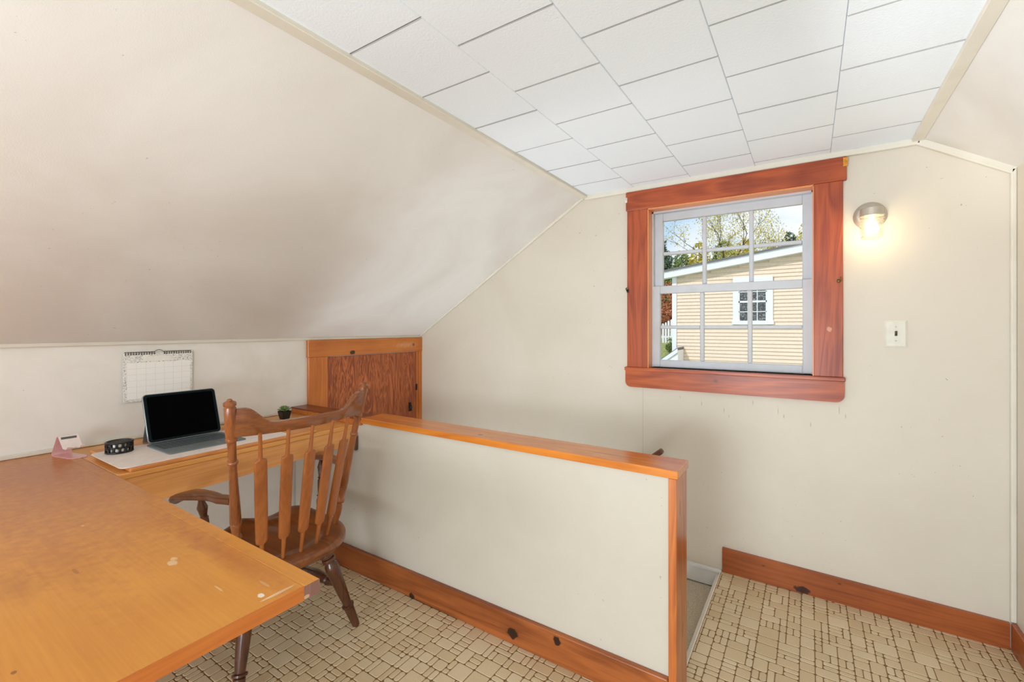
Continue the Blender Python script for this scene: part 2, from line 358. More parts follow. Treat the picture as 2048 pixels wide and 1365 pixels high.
# ------------------------------------------------------------------ mesh helpers
class MB:
    def __init__(s): s.bm = bmesh.new()
    def _xf(s, vs, mt):
        if mt is not None: bmesh.ops.transform(s.bm, matrix=mt, verts=vs)
    def box(s, x0, x1, y0, y1, z0, z1, bev=0, seg=1, mt=None):
        r = bmesh.ops.create_cube(s.bm, size=1.0); vs = r['verts']
        for v in vs:
            v.co = Vector((x0+(v.co.x+.5)*(x1-x0), y0+(v.co.y+.5)*(y1-y0), z0+(v.co.z+.5)*(z1-z0)))
        if bev:
            es = list({e for v in vs for e in v.link_edges})
            r2 = bmesh.ops.bevel(s.bm, geom=es, offset=bev, segments=seg, profile=.5, affect='EDGES')
            vs = list({v for f in r2['faces'] for v in f.verts} | {v for v in vs if v.is_valid})
        s._xf(vs, mt); return s
    def prism(s, pts, d):
        """pts: 3D polygon, extruded by vector d"""
        a = [s.bm.verts.new(p) for p in pts]; d = Vector(d)
        b = [s.bm.verts.new(Vector(p)+d) for p in pts]
        n = len(a)
        s.bm.faces.new(a); s.bm.faces.new(b[::-1])
        for i in range(n): s.bm.faces.new((a[i], b[i], b[(i+1) % n], a[(i+1) % n]))
        return s
    def lathe(s, p0, p1, prof, n=20, cap=True, sx=1.0):
        """prof: list of (t along p0->p1, radius)"""
        p0 = Vector(p0); p1 = Vector(p1); ax = (p1-p0); L = ax.length; ax.normalize()
        u = ax.orthogonal().normalized(); w = ax.cross(u)
        rings = []
        for t, r in prof:
            c = p0+ax*(L*t)
            rings.append([s.bm.verts.new(c+(u*math.cos(2*PI*i/n)*sx+w*math.sin(2*PI*i/n))*max(r, 1e-5)) for i in range(n)])
        for a, b in zip(rings, rings[1:]):
            for i in range(n): s.bm.faces.new((a[i], a[(i+1) % n], b[(i+1) % n], b[i]))
        if cap:
            s.bm.faces.new(rings[0][::-1]); s.bm.faces.new(rings[-1])
        return s
    def tube(s, pts, r, n=10, closed=False, rr=None):
        pts = [Vector(p) for p in pts]; rings = []
        m = len(pts); prev = None
        for i, p in enumerate(pts):
            if closed: t = (pts[(i+1) % m]-pts[i-1]).normalized()
            else: t = (pts[min(i+1, m-1)]-pts[max(i-1, 0)]).normalized()
            u = t.orthogonal().normalized() if prev is None else (prev-t*prev.dot(t)).normalized()
            prev = u; w = t.cross(u); q = rr[i] if rr else r
            rings.append([s.bm.verts.new(p+(u*math.cos(2*PI*k/n)+w*math.sin(2*PI*k/n))*q) for k in range(n)])
        for i in range(m if closed else m-1):
            a = rings[i]; b = rings[(i+1) % m]
            for k in range(n): s.bm.faces.new((a[k], a[(k+1) % n], b[(k+1) % n], b[k]))
        if not closed: s.bm.faces.new(rings[0][::-1]); s.bm.faces.new(rings[-1])
        return s
    def loft(s, secs, close=True):
        rings = [[s.bm.verts.new(p) for p in sec] for sec in secs]; n = len(rings[0])
        for a, b in zip(rings, rings[1:]):
            for i in range(n): s.bm.faces.new((a[i], a[(i+1) % n], b[(i+1) % n], b[i]))
        if close: s.bm.faces.new(rings[0][::-1]); s.bm.faces.new(rings[-1])
        return s
    def build(s, name, mat, root=None, smooth=False, parent=None, auto=None):
        bmesh.ops.recalc_face_normals(s.bm, faces=s.bm.faces)
        me = bpy.data.meshes.new(name)
        off = root if isinstance(root, Vector) else (Vector(root['_o']) if root is not None and '_o' in root else Vector((0, 0, 0)))
        if off.length: bmesh.ops.translate(s.bm, vec=-off, verts=s.bm.verts)
        if smooth:
            for f in s.bm.faces: f.smooth = True
        s.bm.to_mesh(me); s.bm.free()
        if smooth and auto is not None:
            try: me.set_sharp_from_angle(angle=auto)
            except Exception: pass
        me.materials.append(mat)
        o = bpy.data.objects.new(name, me); COL.objects.link(o)
        p = parent if parent is not None else (root if root is not None and not isinstance(root, Vector) else None)
        if p is not None: o.parent = p
        if p is not None and '_o' in p and root is None:
            pass
        return o

def tag(o, label=None, cat=None, group=None, kind=None):
    if label: o['label'] = label
    if cat: o['category'] = cat
    if group: o['group'] = group
    if kind: o['kind'] = kind
    return o
def empty(name, loc, label, cat, group=None, kind=None):
    o = bpy.data.objects.new(name, None); COL.objects.link(o); o.location = loc; o.empty_display_size = .1
    o['_o'] = list(loc)
    return tag(o, label, cat, group, kind)
def sub(mb, name, mat, root, part, smooth=False, auto=None):
    """a sub-part: geometry relative to the thing's base, child of the part"""
    o = mb.build(name, mat, root, smooth, parent=part, auto=auto); return o
def struct(mb, name, mat, label, cat, smooth=False):
    return tag(mb.build(name, mat, None, smooth), label, cat, kind='structure')
A30 = math.radians(32)

# ------------------------------------------------------------------ room shell
XL, XR, YW, YB, ZC = -2.68, .71, 2.70, -5.0, 2.185
SLX, SLZ = -1.20, 2.185      # left slope meets ceiling
SRX = .395
# end wall with the window opening
OX0, OX1, OZ0, OZ1 = -.80, .017, 1.09, 2.034
b = MB()
b.box(XL-.15, OX0, YW, YW+.14, -2.75, 2.32).box(OX1, XR+.15, YW, YW+.14, -2.75, 2.32)
b.box(OX0, OX1, YW, YW+.14, -2.75, OZ0).box(OX0, OX1, YW, YW+.14, OZ1, 2.32)
struct(b, 'wall_back', M['wall_win'], 'off-white painted end wall around the window and wall lamp', 'wall')
b = MB(); b.box(XL-.12, XL, YB, YW, -2.75, 1.262)
struct(b, 'wall_left', M['wall_left'], 'low cream knee wall behind the desk with the calendar', 'wall')
b = MB(); b.prism([(XL, YB, 1.255), (SLX, YB, SLZ), (SLX, YB, SLZ+.12), (XL-.12, YB, 1.255), ], (0, YW-YB, 0))
struct(b, 'wall_upper_left', M['slope'], 'large sloping off-white plaster ceiling plane above the desk', 'wall')
b = MB(); b.prism([(XR, YB, 1.985), (SRX, YB, ZC), (SRX, YB, ZC+.12), (XR+.12, YB, 1.985)], (0, YW-YB, 0))
struct(b, 'wall_upper_right', M['slope'], 'short sloping plaster plane at the upper right corner', 'wall')
b = MB(); b.box(XR, XR+.12, YB, YW, -.1, 1.99)
struct(b, 'wall_right', M['wall_win'], 'narrow sliver of cream side wall at the right edge', 'wall')
b = MB(); b.box(XL-.12, XR+.12, YB-.12, YB, -.1, 2.32)
struct(b, 'wall_front', M['wall_left'], 'plain end wall behind the viewpoint, outside the picture', 'wall')

# ceiling with its tiles
b = MB(); b.box(SLX-.02, SRX+.02, YB, YW, ZC+.002, ZC+.12)
ceil = struct(b, 'ceiling', M['ceil_gap'], 'flat white ceiling covered in square fibre tiles', 'ceiling')
K = (ZC-1.33)/.79
colx = [SLX+.004, -.818*K, -.5175*K, -.220*K, .0785*K, SRX-.004]
seam0 = [.828, .958, 1.259, 1.416, 1.552, 1.412]
pitch = .2905*K
seams = [.828, 1.259-.2905, 1.416, 1.552, 1.412]
for ci in range(5):
    x0, x1 = colx[ci], colx[ci+1]
    s = seams[ci]*K
    k = math.floor((YB-s)/pitch)
    y = s+k*pitch
    while y < YW:
        y0 = max(y, YB); y1 = min(y+pitch, YW-.002)
        if y1-y0 > .01:
            g = .0012; bz = .0030
            bb = MB(); zt = ZC-.009+random.uniform(-.0007, .0007)
            # bottom face with bevelled edge, open above (set into the ceiling board)
            h_ = .0004; bt = [(x0+h_+.002, y0+g+bz), (x1-h_-.002, y0+g+bz), (x1-h_-.002, y1-g-bz), (x0+h_+.002, y1-g-bz)]
            up = [(x0+h_, y0+g), (x1-h_, y0+g), (x1-h_, y1-g), (x0+h_, y1-g)]
            secs = [[(p[0], p[1], zt) for p in bt], [(p[0], p[1], zt+bz) for p in up], [(p[0], p[1], ZC+.004) for p in up]]
            bb.loft(secs)
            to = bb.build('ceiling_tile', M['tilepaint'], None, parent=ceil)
            to.data.materials.append(M['tile_seam_shade'])
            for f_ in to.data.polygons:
                if abs(f_.normal.y) > .3: f_.material_index = 1  # only the cross-seam faces get the painted shade
        y += pitch

# creases and trims
b = MB(); b.box(SLX-.034, SLX+.012, YB, YW-.02, ZC-.024, ZC-.006, .002)
struct(b, 'trim_1', M['trim_cream'], 'flat cream strip where the left slope meets the tiled ceiling', 'trim')
b = MB(); b.box(SRX-.012, SRX+.030, YB, YW-.02, ZC-.024, ZC-.006, .002)
struct(b, 'trim_2', M['trim_cream'], 'flat cream strip where the right slope meets the tiled ceiling', 'trim')
b = MB(); b.box(XL, XL+.014, YB, YW-.002, 1.247, 1.264, .004, 2)
struct(b, 'trim_3', M['trim_cream'], 'thin cream strip along the top of the knee wall', 'trim')
b = MB(); b.box(SLX-.01, SRX+.02, YW-.020, YW, 2.148, 2.180, .006, 2)
struct(b, 'trim_4', M['trim_cream'], 'cream moulding along the ceiling above the window', 'trim')
def bar(p0, p1, w, h, bev=.003, up=(0, 1, 0)):
    p0 = Vector(p0); p1 = Vector(p1); d = p1-p0; L = d.length; d.normalize()
    u = Vector(up); s = d.cross(u).normalized(); u = s.cross(d)
    mt = Matrix((( d.x, s.x, u.x, p0.x), (d.y, s.y, u.y, p0.y), (d.z, s.z, u.z, p0.z), (0, 0, 0, 1)))
    return (0, L, -w/2, w/2, -h/2, h/2), bev, mt
def addbar(b, p0, p1, w, h, bev=.003, up=(0, 1, 0)):
    a, bv, mt = bar(p0, p1, w, h, bev, up); b.box(*a, bev=bv, mt=mt)
b = MB(); addbar(b, (XL+.006, YW-.008, 1.262), (SLX, YW-.008, ZC-.008), .016, .016)
struct(b, 'trim_5', M['trim_cream'], 'slim cream bead climbing where the left slope meets the end wall', 'trim')
b = MB(); addbar(b, (SRX+.01, YW-.010, ZC-.022), (XR-.005, YW-.010, 1.975), .030, .020)
struct(b, 'trim_6', M['trim_cream'], 'cream bead descending where the right slope meets the end wall', 'trim')
b = MB(); b.box(XR-.018, XR, YW-.020, YW, .115, 1.985, .005, 2)
struct(b, 'trim_7', M['trim_cream'], 'upright cream bead in the corner beside the light switch wall', 'trim')
b = MB(); b.box(XL, XL+.012, YB, 1.58, .8005, .818, .004, 2)
struct(b, 'trim_8', M['trim_cream'], 'low cream bead where the knee wall meets the desk top', 'trim')

# floor: sheet with an embossed cobble pattern
HY0, HY1 = 1.602, 1.735       # half wall faces
FX = -.395                    # stairwell edge
b = MB(); b.box(XL, XR, YB, HY1, -.06, -.0016).box(FX-.008, XR, HY1, YW, -.06, -.0016)
floor = struct(b, 'floor', M['grout'], 'beige vinyl floor printed with irregular cobble blocks', 'floor')
tiles = []
U = .0257
def split(x0, y0, w, h, rng):
    # w, h in units
    if w <= 3 and h <= 3 and (rng.random() < .55 or (w <= 1 and h <= 2) or (h <= 1 and w <= 2)):
        tiles.append((x0, y0, w, h)); return
    if w <= 1 and h <= 1: tiles.append((x0, y0, w, h)); return
    if (w > h) or (w == h and rng.random() < .5):
        if w <= 1: tiles.append((x0, y0, w, h)); return
        k = rng.randint(1, w-1) if w <= 4 else rng.randint(2, w-2)
        split(x0, y0, k, h, rng); split(x0+k*U, y0, w-k, h, rng)
    else:
        if h <= 1: tiles.append((x0, y0, w, h)); return
        k = rng.randint(1, h-1) if h <= 4 else rng.randint(2, h-2)
        split(x0, y0, w, k, rng); split(x0, y0+k*U, w, h-k, rng)
rng = random.Random(3)
cx0 = XL; 
while cx0 < XR:
    wc = rng.choice([6, 7, 7]); yy = YB - rng.uniform(0, .1)
    while yy < YW:
        hc = rng.choice([5, 6, 8, 9]); split(cx0, yy, wc, hc, rng); yy += hc*U
    cx0 += wc*U
fwd = Vector((-math.sin(TH), math.cos(TH), 0)); rgt = Vector((math.cos(TH), math.sin(TH), 0))
def proj(p):
    q = Vector(p)-Vector((0, 0, 1.33)); d = q.dot(fwd)
    if d < .05: return None
    return (1024+905*q.dot(rgt)/d, 655-905*q.z/d, d)
def tile_geo(x0, y0, x1, y1):
    g = .0015
    x0 += g; y0 += g; x1 -= g; y1 -= g
    w = min(x1-x0, y1-y0); c = min(.005, w*.22)*rng.uniform(.6, 1.3); e = min(.0022, w*.18)
    def octo(m, z):
        a0, b0, a1, b1 = x0+m, y0+m, x1-m, y1-m
        return [(a0+c, b0, z), (a1-c, b0, z), (a1, b0+c, z), (a1, b1-c, z), (a1-c, b1, z), (a0+c, b1, z), (a0, b1-c, z), (a0, b0+c, z)]
    return octo(0, -.0016), octo(e, 0.0)
cells = []
for (x, y, w, h) in tiles:
    x0, x1, y0, y1 = x, x+w*U, y, y+h*U
    for (rx0, rx1, ry0, ry1) in ((XL, XR, YB, HY0), (FX-.007, XR, HY0, YW)):
        a0, a1, b0, b1 = max(x0, rx0), min(x1, rx1), max(y0, ry0), min(y1, ry1)
        if a1-a0 > .008 and b1-b0 > .008: cells.append((a0, b0, a1, b1, rng.random()))
scored = []
for c in cells:
    p = proj(((c[0]+c[2])/2, (c[1]+c[3])/2, 0)); sc = 0
    if p and -20 < p[0] < 2068 and 0 < p[1] < 1385:
        # hidden under the desk or behind the half wall's near side?
        pw = (c[2]-c[0]); ph = (c[3]-c[1]); sc = pw*ph/p[2]**3
        mx_, my_ = (c[0]+c[2])/2, (c[1]+c[3])/2
        if p[0] < 627 and p[1] > 1165-(627-p[0])*.3: sc = 0 if p[1] < 1200+(627-p[0])*.45 else sc
    scored.append((sc, c))
scored.sort(key=lambda t: -t[0])
def mesh_tiles(cs, name, parent):
    vs, fs, tones = [], [], []
    for (a0, b0, a1, b1, t) in cs:
        lo, hi = tile_geo(a0, b0, a1, b1); n = len(vs); vs += lo+hi
        fs.append([n+8+i for i in range(8)]); tones.append(t)
        for i in range(8):
            fs.append([n+i, n+(i+1) % 8, n+8+(i+1) % 8, n+8+i]); tones.append(t*.8)
    me = bpy.data.meshes.new(name); me.from_pydata(vs, [], fs)
    at = me.attributes.new('tone', 'FLOAT', 'FACE')
    at.data.foreach_set('value', tones)
    me.materials.append(M['floor_tile']); me.update()
    o = bpy.data.objects.new(name, me); COL.objects.link(o); o.parent = parent
    return o
for sc, c in scored[:296]: mesh_tiles([c], 'floor_block', floor)
mesh_tiles([c for sc, c in scored[296:]], 'small_floor_blocks', floor)['kind'] = 'stuff'

# half wall round the stairwell
b = MB(); b.box(-2.66, -.405, HY0+.004, HY1-.004, -.02, .812)
hw = struct(b, 'wall_stairwell', M['half'], 'chest-low painted half wall beside the chair, guarding the stairs', 'wall')
b = MB(); b.box(-2.02, -.372, 1.588, 1.748, .812, .841, .003, 2)
tag(b.build('wooden_cap', M['cap'], None, parent=hw), 'glossy orange pine cap board')
b = MB(); b.box(XL+.002, -2.022, 1.590, 1.602, .7995, .8285, .001)
tag(b.build('cap_fascia', M['door_pine'], None, parent=hw), 'light orange strip under the dark board')
b = MB(); b.box(XL+.002, -2.022, 1.586, 1.70, .829, .838, .001)
tag(b.build('wooden_cap', M['cap_dark'], None, parent=hw), 'dark brown board between cap and knee wall')
b = MB(); b.box(-.405, -.377, 1.592, 1.744, 0, .812, .002)
tag(b.build('end_board', M['newel'], None, parent=hw), 'upright orange pine board closing the wall end')
b = MB(); b.box(-2.66, -.4055, 1.584, HY0+.004, 0, .122, .004, 2)
struct(b, 'baseboard_front', M['pine'], 'knotty brown pine baseboard at the foot of the half wall', 'baseboard')
b = MB(); b.prism([(-.397, YW, -.0), (XR-.02, YW, -.0), (XR-.02, YW, .108), (-.397, YW, .130)], (0, -.018, 0))
struct(b, 'baseboard_back', M['pine_back'], 'reddish pine baseboard under the light switch on the end wall', 'baseboard')
b = MB(); b.box(XR-.018, XR, YB, YW-.018, 0, .115, .003)
struct(b, 'baseboard_right', M['pine_back'], 'short piece of reddish pine baseboard at the right edge', 'baseboard')
b = MB(); b.box(FX-.012, FX-.007, HY1+.01, YW-.003, -.02, .0015, .001)
struct(b, 'trim_9', M['nosing'], 'pale metal nosing along the edge of the stairwell', 'trim')

# stairs going down to the left behind the half wall
st = empty('staircase', (-.5, 2.2, -.1), 'carpeted stairs going down behind the half wall', 'staircase', kind='structure')
for i in range(9):
    x1 = FX-.012-i*.25; z = -.10-i*.2
    b = MB(); b.box(max(x1-.27, XL), x1, HY1, YW, z-.2, z, .012, 2)
    b.build('tread', M['carpet'], st)
b = MB(); b.box(FX-.03, FX-.012, HY1, YW, -.30, -.02)
b.build('top_riser', M['trim_cream'], st)
b = MB(); b.box(-1.0, FX-.004, YW-.014, YW, -.095, -.005, .003).box(-1.0, FX-.004, YW-.022, YW, -.012, .006, .004, 2)
struct(b, 'trim_10', M['skirt'], 'white skirting board beside the top stair', 'trim')
b = MB(); b.box(XL, XR, HY1, YW, -2.78, -2.75)
struct(b, 'floor_lower', M['carpet'], 'lower hall floor at the foot of the stairs', 'floor')

# ------------------------------------------------------------------ window_1
w = empty('window_1', (-.39, YW, OZ0), 'double-hung window in a wide orange pine casing', 'window', kind='structure')
yf = YW-.022
b = MB(); b.box(-.932, .148, yf-.003, YW, 2.034, 2.146, .002); tag(b.build('head_casing', M['casing'], w), 'reddish pine head board')
b = MB(); b.box(-.925, -.803, yf, YW, 1.090, 2.034, .002); b.build('side_casing', M['casing_v'], w)
b = MB(); b.box(.018, .134, yf, YW, 1.090, 2.034, .002); b.build('side_casing', M['casing_v'], w)
b = MB(); b.box(-.938, .143, YW-.034, YW+.062, 1.070, 1.090, .003, 2); b.build('window_stool', M['stool'], w)
# apron with rounded lower corners
pts = [(-.936, 1.07), (-.936, 1.0)]
for k in range(1, 7): a = PI+k*PI/12; pts.append((-.936+.034+.034*math.cos(a), 1.004+.034*math.sin(a)))
for k in range(0, 7): a = 1.5*PI+k*PI/12; pts.append((.140-.034+.034*math.cos(a), 1.002+.034*math.sin(a)))
pts += [(.140, 1.07)]
b = MB(); b.prism([(x, YW, z) for x, z in pts], (0, -.022, 0)); b.build('apron_board', M['stool'], w)
b = MB(); b.box(OX0-.002, OX0+.004, YW-.02, YW+.055, 1.09, 2.03); b.build('jamb', M['jamb'], w)
b = MB(); b.box(OX0, OX1, YW-.02, YW+.055, 2.026, 2.036); b.build('jamb', M['jamb'], w)
b = MB(); b.box(OX1-.004, OX1+.001, YW-.02, YW+.055, 1.09, 2.03); b.build('jamb', M['jamb'], w)
b = MB(); b.box(OX0, OX0+.012, YW+.055, YW+.14, 1.06, 2.034).box(OX1-.008, OX1, YW+.055, YW+.14, 1.06, 2.034).box(OX0, OX1, YW+.055, YW+.14, 2.016, 2.034).box(OX0-.03, OX1+.03, YW+.062, YW+.17, 1.055, 1.085)
b.build('outer_frame', M['sash'], w)
def sash(name, y0, z0, z1, st, top, bot, gz, gm, cols, xa, xb):
    """st stiles; glass from gz[0] to gz[1]; gm muntin centre"""
    d = .032
    b = MB()
    b.box(xa, xa+st[0], y0, y0+d, z0, z1, .003).box(xb-st[1], xb, y0, y0+d, z0, z1, .003)
    b.box(xa+st[0], xb-st[1], y0+.001, y0+d-.001, gz[1], z1, .003).box(xa+st[0], xb-st[1], y0+.001, y0+d-.001, z0, gz[0], .003)
    f = b.build(name, M['sash'], w)
    def munt(x0, x1, za, zb):
        bb = MB(); bb.box(x0, x1, y0+.004, y0+d-.004, za, zb, .004); sub(bb, 'glazing_bar', M['sash'], w, f)
    gx0, gx1 = xa+st[0], xb-st[1]
    for c in cols: munt(c-.011, c+.011, gz[0], gz[1])
    xs = [gx0]+[c for c in cols]+[gx1]
    for i in range(3):
        a_, b_ = xs[i]+(.011 if i else 0), xs[i+1]-(.011 if i < 2 else 0)
        munt(a_, b_, gm-.010, gm+.010)
        for za, zb in ((gz[0], gm-.010), (gm+.010, gz[1])):
            bb = MB(); bb.box(a_-.003, b_+.003, y0+.014, y0+.017, za-.003, zb+.003); sub(bb, 'pane', M['glass'], w, f)
    return f
sash('upper_sash', YW+.090, 1.545, 2.020, (.052, .044), 0, 0, (1.578, 1.972), 1.775, (-.508, -.267), OX0+.006, OX1-.004)
sash('lower_sash', YW+.056, 1.092, 1.577, (.046, .044), 0, 0, (1.134, 1.531), 1.331, (-.514, -.270), OX0+.004, OX1-.003)
b = MB(); b.box(.110, .124, yf-.014, yf, 1.545, 1.560, .002).box(.118, .128, yf-.024, yf-.004, 1.553, 1.557).tube([(.117, yf-.006, 1.556), (.120, yf-.022, 1.556), (.126, yf-.028, 1.562), (.124, yf-.022, 1.570)], .0022, 8)
tag(b.build('curtain_hook', M['brass'], w, True), 'small brass curtain hook on the right casing')
b = MB(); b.tube([(-.920, yf-.001, 1.55), (-.920, yf-.02, 1.55), (-.924, yf-.024, 1.562), (-.920, yf-.018, 1.568)], .003, 8).box(-.926, -.914, yf-.006, yf, 1.54, 1.56, .001)
tag(b.build('curtain_hook', M['blackiron'], w, True), 'small black curtain hook on the left casing')
b = MB(); b.box(.134, .152, yf-.006, yf-.002, 2.098, 2.140, .001).box(.146, .152, yf-.02, yf-.004, 2.118, 2.134, .001).tube([(.140, yf-.006, 2.128), (.140, yf-.014, 2.125), (.146, yf-.016, 2.112), (.140, yf-.012, 2.105)], .002, 8)
tag(b.build('curtain_bracket', M['yellowbrass'], w), 'bright brass curtain bracket at the head board end')
b = MB(); b.box(-.936, -.922, yf-.008, yf-.002, 2.085, 2.115, .002).box(-.934, -.928, yf-.016, yf-.004, 2.100, 2.110, .001)
tag(b.build('curtain_bracket', M['whiteplate'], w), 'small white curtain bracket at the head board end')

# ------------------------------------------------------------------ cupboard in the knee wall
d1 = empty('door_1', (XL, 2.2, .5), 'low reddish plywood cupboard door framed in orange pine', 'cupboard door', kind='structure')
b = MB(); b.box(XL, XL+.024, 1.688, YW, 1.137, 1.247, .002); b.build('head_board', M['door_pine'], d1)
b = MB(); b.box(XL, XL+.020, 1.694, 1.830, .50, 1.137, .002); b.build('side_board', M['door_pine_v'], d1)
b = MB(); b.box(XL, XL+.020, 2.668, YW, .45, 1.137, .002); b.build('side_board', M['door_pine_v'], d1)
b = MB(); b.box(XL, XL+.012, 2.646, 2.668, .45, 1.137, .002); b.build('stop_strip', M['door_pine_v'], d1)
b = MB(); b.box(XL, XL+.010, 1.832, 2.640, .45, 1.131, .001); b.build('door_panel', M['door_ply'], d1)
b = MB(); b.box(XL+.010, XL+.016, 2.560, 2.582, .66, .73, .002).tube([(XL+.016, 2.571, .72), (XL+.035, 2.571, .70), (XL+.03, 2.571, .665)], .004, 8)
tag(b.build('latch', M['blackiron'], d1), 'small dark iron latch')
b = MB(); b.box(XL+.010, XL+.018, 2.636, 2.650, .82, .87, .001); tag(b.build('hinge', M['blackiron'], d1), 'dark hinge')

# ------------------------------------------------------------------ handrail
hr = empty('handrail', (-.69, 2.62, .64), 'dark wooden stair handrail end on the window wall', 'handrail')
b = MB(); addbar(b, (-.700, 2.622, .628), (-2.3, 2.622, -.72), .030, .040, .006)
b.build('rail', M['chair_arm'], hr)
for t in (.2, 1.0):
    x = -.70-t; z = .628-t*.8425
    b = MB(); b.tube([(x, 2.622, z-.02), (x, 2.622, z-.06), (x, 2.66, z-.085), (x, 2.70, z-.085)], .006, 8)
    b.build('bracket', M['brass'], hr, True)

# ------------------------------------------------------------------ light switch
sw = empty('light_switch', (.330, YW, 1.30), 'oversized ivory light switch plate with brown toggle', 'light switch')
b = MB(); b.loft([[(.289, YW, 1.236), (.371, YW, 1.236), (.371, YW, 1.362), (.289, YW, 1.362)],
                  [(.289, YW-.003, 1.236), (.371, YW-.003, 1.236), (.371, YW-.003, 1.362), (.289, YW-.003, 1.362)],
                  [(.297, YW-.008, 1.244), (.363, YW-.008, 1.244), (.363, YW-.008, 1.354), (.297, YW-.008, 1.354)]])
b.build('wall_plate', M['ivory'], sw)
b = MB(); b.box(.3235, .3365, YW-.0095, YW-.006, 1.287, 1.313, .001); b.build('toggle_slot', M['ivory'], sw)
b = MB(); b.loft([[(.3255, YW-.009, 1.290), (.3345, YW-.009, 1.290), (.3345, YW-.009, 1.310), (.3255, YW-.009, 1.310)],
                  [(.3265, YW-.022, 1.302), (.3335, YW-.022, 1.302), (.3335, YW-.020, 1.313), (.3265, YW-.020, 1.313)]])
b.build('toggle', M['toggle'], sw)
for z in (1.332, 1.268):
    b = MB(); b.lathe((.330, YW-.007, z), (.330, YW-.010, z), [(0, .0035), (.8, .0035), (1, .002)], 12); b.build('screw', M['screw'], sw)

# ------------------------------------------------------------------ wall lamp
lx, lz, ly = .237, 1.853, YW
lp = empty('wall_lamp', (lx, ly, lz), 'lit jelly-jar wall lamp with round nickel backplate', 'wall lamp')
b = MB(); b.lathe((lx, ly, lz), (lx, ly-.022, lz), [(0, .064), (.25, .064), (.6, .058), (.9, .052), (1, .048)], 40); b.build('backplate', M['nickel'], lp, True, auto=A30)
b = MB(); b.box(lx-.012, lx+.012, ly-.06, ly-.018, lz-.005, lz+.016, .004)
b.lathe((lx, ly-.072, lz+.024), (lx, ly-.072, lz-.016), [(0, .030), (.06, .040), (.15, .043), (1, .044)], 36)
b.build('socket_cap', M['nickel'], lp, True, auto=A30)
prof = []
for i in range(61):
    t = i/60; r = .0445 - .006*t + .0032*math.sin(t*2*PI*8)
    if t > .93: r *= math.sqrt(max(0.02, 1-((t-.93)/.07)**2))*.98
    prof.append((t, r))
b = MB(); b.lathe((lx, ly-.072, lz-.010), (lx, ly-.072, lz-.122), prof, 40, cap=False); b.build('ribbed_jar', M['jar'], lp, True)
b = MB(); b.lathe((lx, ly-.072, lz-.018), (lx, ly-.072, lz-.100), [(0, .010), (.2, .012), (.35, .019), (.55, .026), (.75, .026), (.9, .018), (1, .002)], 24); b.build('bulb', M['bulb'], lp, True)
light('lamp_glow', 'POINT', (lx, ly-.075, lz-.075), 5.5, (1, .76, .44), shadow_soft_size=.028)

# ------------------------------------------------------------------ desk and table
tb = empty('work_table', (-1.7, -.1, 0), 'large amber table top with worn light edge in the near corner', 'table')
T0, T1 = .770, .800
b = MB(); b.box(XL+.004, -.8665, -.95, .540, T0, T1, .0012); tab = b.build('tabletop', M['table'], tb)
b = MB(); b.box(XL+.004, -.864, .5405, .575, T0, T1, .0015); tag(b.build('far_edging', M['table'], tb), 'long edging strip along the far side')
b = MB(); b.box(-.866, -.8635, .5405, .575, T0+.001, T1-.001); tag(b.build('edging_end', M['end_grain'], tb), 'dark end grain of the far strip')
b = MB(); b.box(-.8662, -.864, -.95, .540, T0+.0003, T1-.0005); tag(b.build('end_edging', M['table_edge'], tb), 'reddish edging strip along the table end')
for x, y in ((-2.60, -.88), (-1.02, -.88), (-2.60, .48)):
    b = MB(); b.lathe((x, y, 0), (x, y, T0), [(0, .016), (.06, .022), (.5, .028), (.8, .034), (.82, .040), (1, .040)], 18); b.build('leg', M['table_edge'], tb, True, auto=A30)
bb = MB(); bb.box(-2.62, -1.3, -.80, .44, T0-.07, T0-.002)
bb.build('under_frame', M['table_edge'], tb)

dk = empty('built_in_desk', (-2.36, 1.1, .66), 'narrow amber built-in desk under the knee wall, behind the chair', 'desk')
b = MB(); b.box(XL+.004, -2.070, .578, 1.598, .779, .799, .002); b.build('desktop', M['desk'], dk)
b = MB(); b.prism([(-2.072, .580, .778), (-2.072, 1.598, .778), (-2.072, 1.598, .70), (-2.072, 1.48, .69), (-2.072, 1.3, .688), (-2.072, .580, .664)], (-.018, 0, 0)); b.build('front_panel', M['apron'], dk)
b = MB(); b.box(-2.0895, -2.069, .579, 1.5985, .7785, .800, .003, 2); tag(b.build('front_edging', M['desk'], dk), 'rounded front edge of the desktop')
b = MB(); b.box(XL, XL+.02, .60, 1.59, .73, .779); b.build('wall_cleat', M['desk'], dk)
b = MB(); b.box(-2.078, -2.058, 1.585, 1.6015, .66, .74, .002); b.build('corner_cleat', M['chair_dark'], dk)

b = MB(); b.box(-2.52, -2.066, .612, 1.36, .8000, .8145, .005, 3)
tag(b.build('drawing_board', M['board']), 'thin pine drawing board lying under the pale desk mat', 'board')

def rrect(x0, x1, y0, y1, r, n=6):
    out = []
    for cx, cy, a0 in ((x1-r, y1-r, 0), (x0+r, y1-r, PI/2), (x0+r, y0+r, PI), (x1-r, y0+r, 1.5*PI)):
        for k in range(n+1):
            a = a0+k*PI/2/n; out.append((cx+r*math.cos(a), cy+r*math.sin(a)))
    return out
b = MB(); p = rrect(-2.435, -2.078, .590, 1.23, .025)
b.loft([[(x, y, .8150) for x, y in p], [(x, y, .8172) for x, y in p]])
tag(b.build('desk_mat', M['mat']), 'pale pinkish desk mat with rounded corners under the tablet', 'desk mat')
ZM = .8174
